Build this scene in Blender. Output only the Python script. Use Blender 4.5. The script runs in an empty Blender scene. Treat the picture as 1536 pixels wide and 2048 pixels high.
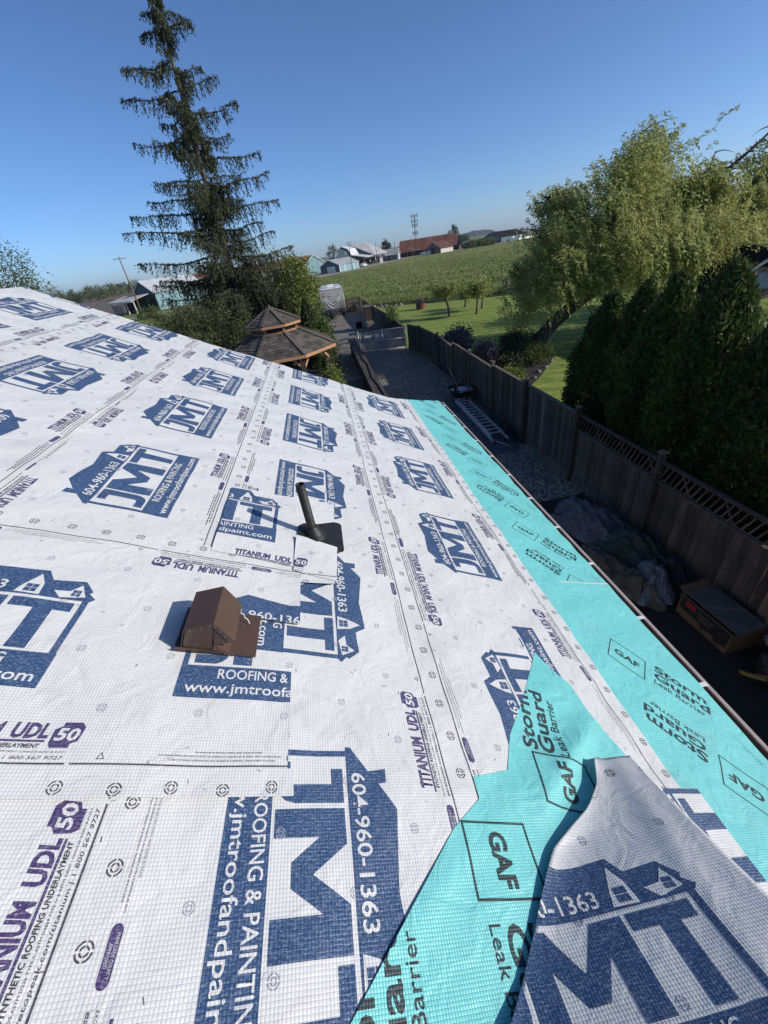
import bpy, bmesh, math, random
import numpy as np
from mathutils import Matrix, Vector

random.seed(7)
RNG = np.random.default_rng(11)
SC = bpy.context.scene
COL = SC.collection
rad = math.radians

# ------------------------------------------------------------------ camera
CAMZ = 5.4
cam_d = bpy.data.cameras.new('camera')
cam = bpy.data.objects.new('camera', cam_d)
COL.objects.link(cam)
cam_d.sensor_fit = 'VERTICAL'
cam_d.sensor_height = 36.0
cam_d.lens = 800.0 * 36.0 / 2048.0
cam_d.clip_start = 0.02
cam_d.clip_end = 9000.0
cam.matrix_world = Matrix(((0.97964987, 0.19102602, -0.06160518, 0.0),
                           (-0.15513603, 0.52589546, -0.83628152, 0.0),
                           (-0.12735365, 0.82882026, 0.54482844, CAMZ),
                           (0, 0, 0, 1)))
SC.camera = cam

# ------------------------------------------------------------------ sky, sun, exposure
SUN = Vector((0.846, -0.318, 0.424)).normalized()
world = bpy.data.worlds.new('World')
SC.world = world
world.use_nodes = True
wn = world.node_tree.nodes
wl = world.node_tree.links
bg = wn['Background']
sky = wn.new('ShaderNodeTexSky')
sky.sky_type = 'NISHITA'
sky.sun_disc = False
sky.sun_elevation = math.asin(SUN.z)
sky.sun_rotation = math.atan2(SUN.x, SUN.y)
sky.altitude = 0.0
sky.air_density = 0.67
sky.dust_density = 0.65
sky.ozone_density = 6.5
wl.new(sky.outputs[0], bg.inputs[0])
bg.inputs[1].default_value = 0.15
sun_d = bpy.data.lights.new('sun', 'SUN')
sun_d.energy = 4.6
sun_d.angle = rad(0.53)
sun_d.color = (1.0, 0.945, 0.86)
sun_o = bpy.data.objects.new('sun', sun_d)
COL.objects.link(sun_o)
sun_o.rotation_euler = SUN.to_track_quat('Z', 'Y').to_euler()
sun_o.location = (30, -10, 30)
SC.view_settings.view_transform = 'Standard'
SC.view_settings.look = 'None'
SC.view_settings.exposure = 0.0
SC.view_settings.gamma = 1.0
SC.view_settings.use_curve_mapping = False
SC.cycles.max_bounces = 6
SC.cycles.transparent_max_bounces = 6

# ------------------------------------------------------------------ materials
MATS = {}


def new_mat(name):
    m = bpy.data.materials.new(name)
    m.use_nodes = True
    return m, m.node_tree.nodes, m.node_tree.links, m.node_tree.nodes['Principled BSDF']


def N(nodes, t, **kw):
    n = nodes.new(t)
    for k, v in kw.items():
        setattr(n, k, v)
    return n


def mat(name, col, rough=0.7, col2=None, scale=4.0, detail=6.0, bump=0.0, bscale=None, metal=0.0,
        stretch=(1, 1, 1), spec=0.4, coord='Object', contrast=(0.35, 0.65), bdist=0.01, vary=0.0):
    """plain procedural surface: noise mix between two colours + noise bump"""
    m, n, l, b = new_mat(name)
    b.inputs['Roughness'].default_value = rough
    b.inputs['Metallic'].default_value = metal
    b.inputs['Specular IOR Level'].default_value = spec
    tc = N(n, 'ShaderNodeTexCoord')
    mp = N(n, 'ShaderNodeMapping')
    mp.inputs['Scale'].default_value = stretch
    l.new(tc.outputs[coord], mp.inputs[0])
    if col2 is None:
        col2 = tuple(c * 0.72 for c in col)
    nz = N(n, 'ShaderNodeTexNoise')
    nz.inputs['Scale'].default_value = scale
    nz.inputs['Detail'].default_value = detail
    l.new(mp.outputs[0], nz.inputs['Vector'])
    cr = N(n, 'ShaderNodeValToRGB')
    cr.color_ramp.elements[0].position = contrast[0]
    cr.color_ramp.elements[1].position = contrast[1]
    cr.color_ramp.elements[0].color = (*col2, 1)
    cr.color_ramp.elements[1].color = (*col, 1)
    l.new(nz.outputs[0], cr.inputs[0])
    if vary:
        oi = N(n, 'ShaderNodeObjectInfo')
        mr = N(n, 'ShaderNodeMapRange')
        mr.inputs[3].default_value = 1 - vary
        mr.inputs[4].default_value = 1 + vary
        l.new(oi.outputs['Random'], mr.inputs[0])
        hs = N(n, 'ShaderNodeHueSaturation')
        l.new(cr.outputs[0], hs.inputs['Color'])
        l.new(mr.outputs[0], hs.inputs['Value'])
        l.new(hs.outputs[0], b.inputs['Base Color'])
    else:
        l.new(cr.outputs[0], b.inputs['Base Color'])
    if bump:
        n2 = N(n, 'ShaderNodeTexNoise')
        n2.inputs['Scale'].default_value = bscale or scale * 4
        n2.inputs['Detail'].default_value = 5
        l.new(mp.outputs[0], n2.inputs['Vector'])
        bp = N(n, 'ShaderNodeBump')
        bp.inputs['Strength'].default_value = bump
        bp.inputs['Distance'].default_value = bdist
        l.new(n2.outputs[0], bp.inputs['Height'])
        l.new(bp.outputs[0], b.inputs['Normal'])
    MATS[name] = m
    return m


def math_node(n, l, op, a, b=None, c=None):
    k = N(n, 'ShaderNodeMath', operation=op)
    for i, v in enumerate((a, b, c)):
        if v is None:
            continue
        if isinstance(v, (int, float)):
            k.inputs[i].default_value = v
        else:
            l.new(v, k.inputs[i])
    return k.outputs[0]


def sheet_mat(name, col, pitch=0.0095, rough=0.42, weave_col=0.0, ink=False, base=None, wr=0.5):
    """woven roofing sheet: square thread grid + soft wrinkles, printed ink lets the threads show through"""
    m, n, l, b = new_mat(name)
    b.inputs['Roughness'].default_value = rough
    b.inputs['Specular IOR Level'].default_value = 0.35
    tc = N(n, 'ShaderNodeTexCoord')
    sx = N(n, 'ShaderNodeSeparateXYZ')
    l.new(tc.outputs['Object'], sx.inputs[0])
    k = 2 * math.pi / pitch
    wx = math_node(n, l, 'SINE', math_node(n, l, 'MULTIPLY', sx.outputs[0], k))
    wy = math_node(n, l, 'SINE', math_node(n, l, 'MULTIPLY', sx.outputs[1], k))
    wxp = math_node(n, l, 'POWER', math_node(n, l, 'ABSOLUTE', math_node(n, l, 'SINE', math_node(n, l, 'MULTIPLY', sx.outputs[0], k / 2))), 0.35)
    wyp = math_node(n, l, 'POWER', math_node(n, l, 'ABSOLUTE', math_node(n, l, 'SINE', math_node(n, l, 'MULTIPLY', sx.outputs[1], k / 2))), 0.35)
    weave = math_node(n, l, 'MULTIPLY', wxp, wyp)            # 1 on the pads, 0 in the grooves
    nz = N(n, 'ShaderNodeTexNoise')
    nz.inputs['Scale'].default_value = 2.2
    nz.inputs['Detail'].default_value = 5
    l.new(tc.outputs['Object'], nz.inputs['Vector'])
    wrk = N(n, 'ShaderNodeTexNoise')
    wrk.inputs['Scale'].default_value = 9
    wrk.inputs['Detail'].default_value = 3
    wrk.inputs['Distortion'].default_value = 1.2
    l.new(tc.outputs['Object'], wrk.inputs['Vector'])
    fine = N(n, 'ShaderNodeTexNoise')
    fine.inputs['Scale'].default_value = 260
    fine.inputs['Detail'].default_value = 2
    fmp = N(n, 'ShaderNodeMapping')
    fmp.inputs['Scale'].default_value = (0.35, 1.0, 1.0)
    l.new(tc.outputs['Object'], fmp.inputs[0])
    l.new(fmp.outputs[0], fine.inputs['Vector'])
    mix = N(n, 'ShaderNodeMix', data_type='RGBA')
    l.new(nz.outputs[0], mix.inputs[0])
    c2 = tuple(c * 0.93 for c in col)
    mix.inputs[6].default_value = (*c2, 1)
    mix.inputs[7].default_value = (*col, 1)
    out = mix.outputs[2]
    groove = N(n, 'ShaderNodeMix', data_type='RGBA')
    gfac = math_node(n, l, 'MULTIPLY_ADD', weave, -weave_col, weave_col)
    l.new(gfac, groove.inputs[0])
    l.new(out, groove.inputs[6])
    gc = tuple(c * 0.45 for c in col)
    groove.inputs[7].default_value = (*gc, 1)
    out = groove.outputs[2]
    if ink:
        rb = N(n, 'ShaderNodeMapRange')
        rb.inputs[1].default_value = 0.45
        rb.inputs[2].default_value = 0.75
        rb.inputs[3].default_value = 0.0
        rb.inputs[4].default_value = 0.42
        l.new(fine.outputs[0], rb.inputs[0])
        gf = math_node(n, l, 'MULTIPLY', rb.outputs[0], math_node(n, l, 'SUBTRACT', 1.25, weave))
        im = N(n, 'ShaderNodeMix', data_type='RGBA')
        l.new(gf, im.inputs[0])
        l.new(out, im.inputs[6])
        im.inputs[7].default_value = (*(base or (0.75, 0.77, 0.8)), 1)
        out = im.outputs[2]
    sm = N(n, 'ShaderNodeTexNoise')
    sm.inputs['Scale'].default_value = 3.4
    sm.inputs['Detail'].default_value = 9
    sm.inputs['Roughness'].default_value = 0.68
    sm.inputs['Distortion'].default_value = 0.8
    l.new(tc.outputs['Object'], sm.inputs['Vector'])
    smr = N(n, 'ShaderNodeMapRange')
    smr.inputs[1].default_value = 0.56
    smr.inputs[2].default_value = 0.76
    smr.inputs[3].default_value = 0.0
    smr.inputs[4].default_value = 0.30
    l.new(sm.outputs[0], smr.inputs[0])
    dm = N(n, 'ShaderNodeMix', data_type='RGBA')
    l.new(smr.outputs[0], dm.inputs[0])
    l.new(out, dm.inputs[6])
    dm.inputs[7].default_value = (0.26, 0.25, 0.235, 1)
    l.new(dm.outputs[2], b.inputs['Base Color'])
    b1 = N(n, 'ShaderNodeBump')
    b1.inputs['Strength'].default_value = wr
    b1.inputs['Distance'].default_value = 0.012
    l.new(wrk.outputs[0], b1.inputs['Height'])
    b2 = N(n, 'ShaderNodeBump')
    b2.inputs['Strength'].default_value = 0.75
    b2.inputs['Distance'].default_value = 0.0015
    l.new(weave, b2.inputs['Height'])
    l.new(b1.outputs[0], b2.inputs['Normal'])
    l.new(b2.outputs[0], b.inputs['Normal'])
    MATS[name] = m
    return m


WHITE = (0.66, 0.655, 0.64)
TEAL = (0.205, 0.655, 0.64)
sheet_mat('white_sheet', WHITE, weave_col=0.20, wr=0.6)
sheet_mat('blue_ink', (0.028, 0.070, 0.165), ink=True, base=(0.55, 0.6, 0.7), weave_col=0.4)
sheet_mat('purple_ink', (0.065, 0.042, 0.135), ink=True, base=(0.6, 0.58, 0.68), weave_col=0.3)
sheet_mat('black_ink', (0.055, 0.05, 0.065), ink=True, base=(0.5, 0.5, 0.55), weave_col=0.3)
sheet_mat('grey_ink', (0.36, 0.36, 0.42), weave_col=0.3)
sheet_mat('teal_sheet', TEAL, pitch=0.0085, weave_col=0.75, rough=0.42, wr=0.85)
sheet_mat('teal_ink', (0.022, 0.030, 0.034), pitch=0.0085, ink=True, base=(0.08, 0.3, 0.3), weave_col=0.3, rough=0.5)

mat('plywood', (0.42, 0.24, 0.12), 0.75, (0.30, 0.16, 0.08), 9, stretch=(1, 6, 1), bump=0.2)
mat('gutter_metal', (0.22, 0.19, 0.17), 0.45, (0.15, 0.125, 0.11), 5, bump=0.1, spec=0.5)
mat('gutter_rim', (0.52, 0.43, 0.38), 0.4, (0.44, 0.36, 0.32), 8)
mat('white_metal', (0.72, 0.72, 0.70), 0.4, (0.6, 0.6, 0.58), 6)
mat('house_siding', (0.42, 0.38, 0.32), 0.8, None, 3, bump=0.2)
mat('brown_metal', (0.088, 0.052, 0.037), 0.36, (0.072, 0.043, 0.031), 7, spec=0.5, bump=0.05, bscale=14)
mat('screw_steel', (0.55, 0.53, 0.5), 0.3, None, 20, metal=0.8)
mat('black_plastic', (0.012, 0.012, 0.013), 0.5, (0.02, 0.02, 0.021), 30, bump=0.1, bscale=90)
mat('black_pipe', (0.022, 0.020, 0.019), 0.55, (0.014, 0.013, 0.013), 25, bump=0.2, bscale=120)
mat('fence_wood', (0.105, 0.082, 0.068), 0.88, (0.055, 0.043, 0.036), 3.0, stretch=(5, 5, 0.7), bump=0.5, bscale=14, vary=0.42)
mat('fence_wood_pale', (0.18, 0.145, 0.11), 0.88, (0.11, 0.088, 0.068), 4.0, stretch=(5, 5, 1), bump=0.4, bscale=14, vary=0.3)
mat('wall_timber', (0.075, 0.062, 0.053), 0.9, (0.036, 0.03, 0.027), 2.0, stretch=(4, 0.6, 3), bump=0.5, bscale=10, vary=0.25)
mat('cable', (0.012, 0.012, 0.013), 0.5)
mat('galvanised', (0.44, 0.45, 0.47), 0.4, (0.33, 0.34, 0.36), 18, metal=0.5)
mat('aluminium', (0.60, 0.60, 0.62), 0.38, (0.45, 0.45, 0.47), 10, metal=0.4)
mat('concrete', (0.27, 0.265, 0.25), 0.9, (0.18, 0.178, 0.17), 3, bump=0.4)
mat('tarp_grey', (0.11, 0.11, 0.128), 0.6, (0.055, 0.055, 0.068), 5, bump=0.7, bscale=7, bdist=0.05)
mat('tarp_green', (0.018, 0.045, 0.036), 0.6, (0.01, 0.026, 0.022), 4, bump=0.7, bscale=6, bdist=0.05)
mat('tarp_tan', (0.12, 0.105, 0.088), 0.7, (0.05, 0.044, 0.038), 6, bump=0.7, bscale=8, bdist=0.05)
mat('tarp_pale', (0.17, 0.175, 0.19), 0.6, (0.09, 0.093, 0.105), 5, bump=0.7, bscale=7, bdist=0.05)
mat('tarp_black', (0.018, 0.018, 0.02), 0.6, (0.01, 0.01, 0.012), 5, bump=0.7, bscale=7, bdist=0.05)
mat('cardboard', (0.15, 0.092, 0.05), 0.85, (0.12, 0.075, 0.04), 6, bump=0.1)
mat('box_black', (0.02, 0.02, 0.026), 0.6)
mat('box_red', (0.45, 0.03, 0.03), 0.6)
mat('box_inside', (0.12, 0.11, 0.10), 0.85)
mat('paper_white', (0.7, 0.7, 0.7), 0.8)
mat('yellow_strap', (0.24, 0.18, 0.04), 0.6)
mat('tub_black', (0.014, 0.014, 0.016), 0.45)
mat('rag_pale', (0.62, 0.62, 0.62), 0.85, (0.4, 0.4, 0.42), 12, bump=0.6, bscale=10, bdist=0.03)
mat('handle_wood', (0.40, 0.28, 0.17), 0.7)
mat('shingle', (0.105, 0.092, 0.080), 0.92, (0.058, 0.050, 0.044), 3, bump=0.6, bscale=26, vary=0.4)
mat('shingle_cap', (0.135, 0.112, 0.092), 0.92, (0.085, 0.070, 0.058), 3, bump=0.6, bscale=26)
mat('cedar_trim', (0.4, 0.215, 0.115), 0.7, (0.32, 0.17, 0.09), 3, stretch=(1, 1, 4), bump=0.1)
mat('dark_glass', (0.02, 0.025, 0.03), 0.1, spec=0.6)
mat('rv_grey', (0.30, 0.29, 0.275), 0.4, (0.24, 0.23, 0.22), 2)
mat('rv_dark', (0.06, 0.058, 0.056), 0.4)
mat('rv_white', (0.74, 0.74, 0.73), 0.35, (0.62, 0.62, 0.6), 3)
mat('rubber', (0.018, 0.018, 0.018), 0.8)
mat('barn_blue', (0.085, 0.135, 0.165), 0.8, (0.06, 0.098, 0.125), 0.6)
mat('barn_teal', (0.2, 0.33, 0.355), 0.75, (0.16, 0.27, 0.29), 0.8)
mat('barn_white', (0.72, 0.71, 0.68), 0.7, (0.6, 0.59, 0.56), 1.0)
mat('roof_metal_grey', (0.36, 0.36, 0.355), 0.55, (0.28, 0.28, 0.275), 0.5, stretch=(1, 1, 1))
mat('roof_metal_white', (0.60, 0.61, 0.61), 0.5, (0.48, 0.49, 0.5), 0.7)
mat('roof_rust', (0.145, 0.052, 0.034), 0.85, (0.24, 0.18, 0.145), 0.35, contrast=(0.30, 0.42), bump=0.2, bscale=2, vary=0.3)
mat('roof_brown', (0.20, 0.10, 0.068), 0.85, (0.16, 0.08, 0.055), 0.6)
mat('roof_dark', (0.020, 0.018, 0.021), 0.95, (0.014, 0.013, 0.015), 0.5, spec=0.0)
mat('barn_grey_wood', (0.21, 0.18, 0.155), 0.9, (0.12, 0.10, 0.088), 0.8, stretch=(3, 3, 1), vary=0.3)
mat('barn_dark', (0.018, 0.018, 0.02), 0.9)
mat('stucco_pale', (0.58, 0.54, 0.48), 0.85, (0.48, 0.45, 0.4), 1)
mat('pole_wood', (0.20, 0.15, 0.115), 0.9, (0.13, 0.10, 0.08), 2)
mat('tower_steel', (0.22, 0.23, 0.25), 0.5, metal=0.3)
mat('bark_willow', (0.066, 0.053, 0.043), 0.95, (0.028, 0.023, 0.020), 5, stretch=(1, 1, 0.35), bump=1.0, bscale=11, bdist=0.05)
mat('bark_conifer', (0.13, 0.1, 0.075), 0.95, (0.06, 0.047, 0.038), 6, stretch=(1, 1, 0.4), bump=0.8, bscale=14, bdist=0.03)
mat('bark_grey', (0.13, 0.11, 0.09), 0.95, (0.07, 0.06, 0.05), 8, bump=0.8, bscale=20)
mat('soil', (0.03, 0.024, 0.018), 0.95, (0.018, 0.014, 0.011), 3, bump=0.8, bscale=20, bdist=0.03)
mat('rock', (0.24, 0.225, 0.21), 0.9, (0.15, 0.14, 0.13), 4, bump=0.6, bscale=9)
mat('timber_edge', (0.17, 0.14, 0.115), 0.9, (0.10, 0.085, 0.07), 3, bump=0.4)
mat('brick_red', (0.22, 0.09, 0.06), 0.9, (0.12, 0.055, 0.04), 6, bump=0.5, vary=0.35)
mat('asphalt', (0.020, 0.020, 0.022), 0.9, (0.014, 0.014, 0.015), 8, bump=0.5, bscale=200)
mat('track', (0.31, 0.27, 0.215), 0.95, (0.24, 0.21, 0.165), 0.3)
mat('ploughed', (0.155, 0.110, 0.078), 0.95, (0.11, 0.078, 0.055), 0.05, stretch=(1, 6, 1), bump=0.5, bscale=1)
mat('dirt_mound', (0.24, 0.15, 0.095), 0.95, (0.15, 0.095, 0.06), 0.3, bump=0.6, bscale=1.0, bdist=0.3)
mat('hill_forest', (0.035, 0.055, 0.04), 0.95, (0.022, 0.036, 0.028), 0.02, bump=1.0, bscale=0.08, bdist=6)
mat('sign_wood', (0.38, 0.29, 0.19), 0.8)
mat('car_white', (0.7, 0.7, 0.7), 0.35)
mat('pane_blue', (0.05, 0.09, 0.16), 0.15, spec=0.6)


def foliage_mat(name, dark, light, trans=0.35, rough=0.6):
    m, n, l, b = new_mat(name)
    at = N(n, 'ShaderNodeAttribute', attribute_name='rnd')
    cr = N(n, 'ShaderNodeValToRGB')
    cr.color_ramp.elements[0].color = (*dark, 1)
    cr.color_ramp.elements[1].color = (*light, 1)
    l.new(at.outputs['Fac'], cr.inputs[0])
    b.inputs['Roughness'].default_value = rough
    b.inputs['Specular IOR Level'].default_value = 0.25
    l.new(cr.outputs[0], b.inputs['Base Color'])
    tr = N(n, 'ShaderNodeBsdfTranslucent')
    l.new(cr.outputs[0], tr.inputs[0])
    mx = N(n, 'ShaderNodeMixShader')
    mx.inputs[0].default_value = trans
    l.new(b.outputs[0], mx.inputs[1])
    l.new(tr.outputs[0], mx.inputs[2])
    l.new(mx.outputs[0], n['Material Output'].inputs[0])
    MATS[name] = m


foliage_mat('needles', (0.03, 0.04, 0.02), (0.085, 0.092, 0.044), 0.2)
foliage_mat('needles_low', (0.036, 0.046, 0.02), (0.1, 0.11, 0.045), 0.25)
foliage_mat('willow_leaf', (0.19, 0.215, 0.055), (0.55, 0.56, 0.20), .48)
foliage_mat('cedar_leaf', (0.022, 0.040, 0.011), (0.11, 0.14, 0.034), .28)
foliage_mat('shrub_leaf', (0.055, 0.08, 0.022), (0.16, 0.19, 0.055), 0.35)
foliage_mat('bright_leaf', (0.09, 0.13, 0.028), (0.26, 0.3, 0.075), 0.4)
foliage_mat('fruit_leaf', (0.15, 0.18, 0.05), (0.4, 0.42, 0.15), 0.4)
foliage_mat('purple_leaf', (0.05, 0.04, 0.05), (0.22, 0.165, 0.205), 0.25)
foliage_mat('dark_leaf', (0.015, 0.022, 0.010), (0.045, 0.06, 0.025), 0.25)
foliage_mat('far_leaf', (0.045, 0.065, 0.026), (0.13, 0.155, 0.06), 0.25)
foliage_mat('grass_blade', (0.1, 0.135, 0.034), (0.26, 0.285, 0.095), 0.35)
foliage_mat('dry_grass', (0.20, 0.16, 0.09), (0.34, 0.28, 0.17), 0.3)


def ground_mat(name, kind):
    m, n, l, b = new_mat(name)
    b.inputs['Roughness'].default_value = 0.95
    b.inputs['Specular IOR Level'].default_value = 0.15
    tc = N(n, 'ShaderNodeTexCoord')

    def noise(sc, det=5, st=None, dist=0.0):
        k = N(n, 'ShaderNodeTexNoise')
        k.inputs['Scale'].default_value = sc
        k.inputs['Detail'].default_value = det
        k.inputs['Distortion'].default_value = dist
        if st:
            mp = N(n, 'ShaderNodeMapping')
            mp.inputs['Scale'].default_value = st
            l.new(tc.outputs['Object'], mp.inputs[0])
            l.new(mp.outputs[0], k.inputs['Vector'])
        else:
            l.new(tc.outputs['Object'], k.inputs['Vector'])
        return k.outputs[0]

    def ramp(f, stops):
        cr = N(n, 'ShaderNodeValToRGB')
        e = cr.color_ramp.elements
        e[0].position, e[0].color = stops[0][0], (*stops[0][1], 1)
        e[1].position, e[1].color = stops[-1][0], (*stops[-1][1], 1)
        for p, c in stops[1:-1]:
            k = e.new(p)
            k.color = (*c, 1)
        l.new(f, cr.inputs[0])
        return cr.outputs[0]

    def mixc(f, a, c, mode='MIX'):
        k = N(n, 'ShaderNodeMix', data_type='RGBA', blend_type=mode)
        if isinstance(f, float):
            k.inputs[0].default_value = f
        else:
            l.new(f, k.inputs[0])
        l.new(a, k.inputs[6])
        l.new(c, k.inputs[7])
        return k.outputs[2]

    def bump(h, s, d):
        bp = N(n, 'ShaderNodeBump')
        bp.inputs['Strength'].default_value = s
        bp.inputs['Distance'].default_value = d
        l.new(h, bp.inputs['Height'])
        l.new(bp.outputs[0], b.inputs['Normal'])

    if kind == 'field':
        a = ramp(noise(0.5, 8, (1, 0.55, 1), 0.4), [(0.30, (0.10, 0.125, 0.034)), (0.5, (0.175, 0.20, 0.060)), (0.7, (0.27, 0.265, 0.11))])
        c = ramp(noise(0.06, 4, (1, 0.5, 1)), [(0.35, (0.75, 0.85, 0.7)), (0.65, (1.15, 1.0, 0.95))])
        l.new(mixc(1.0, a, c, 'MULTIPLY'), b.inputs['Base Color'])
        bump(noise(1.6, 6), 0.8, 0.25)
    elif kind == 'lawn':
        wv = N(n, 'ShaderNodeTexWave', wave_type='BANDS', bands_direction='X')
        wv.inputs['Scale'].default_value = 0.30
        wv.inputs['Distortion'].default_value = 2.0
        wv.inputs['Detail'].default_value = 2
        wv.inputs['Detail Scale'].default_value = 2.0
        mp = N(n, 'ShaderNodeMapping')
        mp.inputs['Rotation'].default_value = (0, 0, rad(-68))
        l.new(tc.outputs['Object'], mp.inputs[0])
        l.new(mp.outputs[0], wv.inputs['Vector'])
        a = ramp(wv.outputs[0], [(0.2, (0.215, 0.262, 0.062)), (0.8, (0.285, 0.325, 0.085))])
        c = ramp(noise(1.3, 7, (1, 3.0, 1)), [(0.3, (0.62, 0.70, 0.6)), (0.68, (1.18, 1.15, 1.1))])
        d = ramp(noise(12, 5), [(0.3, (0.72, 0.75, 0.7)), (0.7, (1.15, 1.15, 1.1))])
        l.new(mixc(1.0, mixc(1.0, a, c, 'MULTIPLY'), d, 'MULTIPLY'), b.inputs['Base Color'])
        bump(noise(30, 6), 0.7, 0.05)
    elif kind == 'gravel':
        vo = N(n, 'ShaderNodeTexVoronoi')
        vo.inputs['Scale'].default_value = 22
        l.new(tc.outputs['Object'], vo.inputs['Vector'])
        a = ramp(vo.outputs['Color'], [(0.2, (0.085, 0.076, 0.066)), (0.5, (0.20, 0.18, 0.155)), (0.85, (0.42, 0.385, 0.335))])
        c = ramp(noise(0.6, 5), [(0.3, (0.78, 0.78, 0.78)), (0.7, (1.12, 1.1, 1.05))])
        l.new(mixc(1.0, a, c, 'MULTIPLY'), b.inputs['Base Color'])
        bump(vo.outputs['Distance'], 1.0, 0.03)
    MATS[name] = m


ground_mat('field_grass', 'field')
ground_mat('lawn_grass', 'lawn')
ground_mat('gravel', 'gravel')

# ------------------------------------------------------------------ mesh helpers
ROOT = {}


def link(o, parent=None):
    COL.objects.link(o)
    if parent is not None:
        o.parent = parent
    return o


def thing(name, label, cat, loc=(0, 0, 0), group=None):
    o = bpy.data.objects.new(name, None)
    o.empty_display_size = 0.1
    link(o)
    o.location = loc
    tag(o, label, cat, group)
    return o


def tag(o, label=None, cat=None, group=None, kind=None):
    if label:
        o['label'] = label
    if cat:
        o['category'] = cat
    if group:
        o['group'] = group
    if kind:
        o['kind'] = kind
    return o


def root_loc(p):
    if p is None:
        return Vector((0, 0, 0))
    while p.parent is not None:
        p = p.parent
    return Vector(p.location)


class MB:
    def __init__(self):
        self.v = []
        self.f = []
        self.mi = []
        self.cur = 0

    def add(self, vs, fs):
        o = len(self.v)
        self.v += [tuple(p) for p in vs]
        self.f += [tuple(i + o for i in f) for f in fs]
        self.mi += [self.cur] * len(fs)
        return self

    def box(self, c, s, R=None):
        vs = []
        for z in (-.5, .5):
            for y in (-.5, .5):
                for x in (-.5, .5):
                    p = Vector((x * s[0], y * s[1], z * s[2]))
                    if R is not None:
                        p = R @ p
                    vs.append(p + Vector(c))
        return self.add(vs, [(0, 2, 3, 1), (4, 5, 7, 6), (0, 1, 5, 4), (2, 6, 7, 3), (0, 4, 6, 2), (1, 3, 7, 5)])

    def bar(self, a, b, w, h=None, up=(0, 0, 1)):
        a, b = Vector(a), Vector(b)
        d = (b - a)
        L = d.length
        d.normalize()
        u = Vector(up)
        s = d.cross(u)
        if s.length < 1e-4:
            s = d.cross(Vector((1, 0, 0)))
        s.normalize()
        u = s.cross(d).normalized()
        h = h or w
        R = Matrix((s, d, u)).transposed()
        return self.box((a + b) / 2, (w, L, h), R)

    def tube(self, pts, r, n=8, cap=True):
        pts = [Vector(p) for p in pts]
        if not isinstance(r, (list, tuple)):
            r = [r] * len(pts)
        rings = []
        prev = None
        for i, p in enumerate(pts):
            d = (pts[min(i + 1, len(pts) - 1)] - pts[max(i - 1, 0)])
            if d.length < 1e-9:
                d = Vector((0, 0, 1))
            d.normalize()
            ref = Vector((0, 0, 1)) if abs(d.z) < .9 else Vector((1, 0, 0))
            if prev is not None:
                ref = prev
            x = d.cross(ref)
            if x.length < 1e-4:
                x = d.cross(Vector((1, 0, 0)))
            x.normalize()
            y = x.cross(d).normalized()
            prev = y
            rings.append([p + (x * math.cos(t) + y * math.sin(t)) * r[i] for t in [2 * math.pi * k / n for k in range(n)]])
        vs = [q for ring in rings for q in ring]
        fs = []
        for i in range(len(pts) - 1):
            for k in range(n):
                fs.append((i * n + k, i * n + (k + 1) % n, (i + 1) * n + (k + 1) % n, (i + 1) * n + k))
        if cap:
            fs.append(tuple(range(n - 1, -1, -1)))
            fs.append(tuple((len(pts) - 1) * n + k for k in range(n)))
        return self.add(vs, fs)

    def prism(self, poly, ext):
        """closed polygon (list of 3D points) extruded by vector ext"""
        n = len(poly)
        e = Vector(ext)
        vs = [Vector(p) for p in poly] + [Vector(p) + e for p in poly]
        fs = [tuple(range(n - 1, -1, -1)), tuple(range(n, 2 * n))]
        for i in range(n):
            j = (i + 1) % n
            fs.append((i, j, n + j, n + i))
        return self.add(vs, fs)

    def lathe(self, prof, c=(0, 0, 0), n=20, axis=None):
        vs, fs = [], []
        for r, z in prof:
            for k in range(n):
                t = 2 * math.pi * k / n
                p = Vector((r * math.cos(t), r * math.sin(t), z))
                if axis is not None:
                    p = axis @ p
                vs.append(p + Vector(c))
        for i in range(len(prof) - 1):
            for k in range(n):
                fs.append((i * n + k, i * n + (k + 1) % n, (i + 1) * n + (k + 1) % n, (i + 1) * n + k))
        return self.add(vs, fs)

    def mesh(self, name, mats, off=(0, 0, 0), smooth=False):
        me = bpy.data.meshes.new(name)
        off = Vector(off)
        me.from_pydata([tuple(Vector(p) - off) for p in self.v], [], self.f)
        if isinstance(mats, str):
            mats = [mats]
        for k in mats:
            me.materials.append(MATS[k])
        if len(mats) > 1:
            me.polygons.foreach_set('material_index', self.mi)
        if smooth:
            me.polygons.foreach_set('use_smooth', [True] * len(me.polygons))
        bm = bmesh.new()
        bm.from_mesh(me)
        bmesh.ops.recalc_face_normals(bm, faces=bm.faces)
        bm.to_mesh(me)
        bm.free()
        me.update()
        return me

    def build(self, name, mats, parent=None, smooth=False, bevel=0.0):
        me = self.mesh(name, mats, root_loc(parent), smooth)
        o = link(bpy.data.objects.new(name, me), parent)
        if bevel:
            md = o.modifiers.new('bevel', 'BEVEL')
            md.width = bevel
            md.segments = 2
            md.limit_method = 'ANGLE'
        return o


def inst(name, me, parent, loc, rot=None, scale=None):
    """an object of its own that shares mesh data; loc is in world space"""
    o = link(bpy.data.objects.new(name, me), parent)
    o.location = Vector(loc) - root_loc(parent)
    if rot is not None:
        o.rotation_mode = 'QUATERNION'
        o.rotation_quaternion = rot.to_quaternion() if isinstance(rot, Matrix) else rot
    if scale is not None:
        o.scale = scale
    return o


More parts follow.
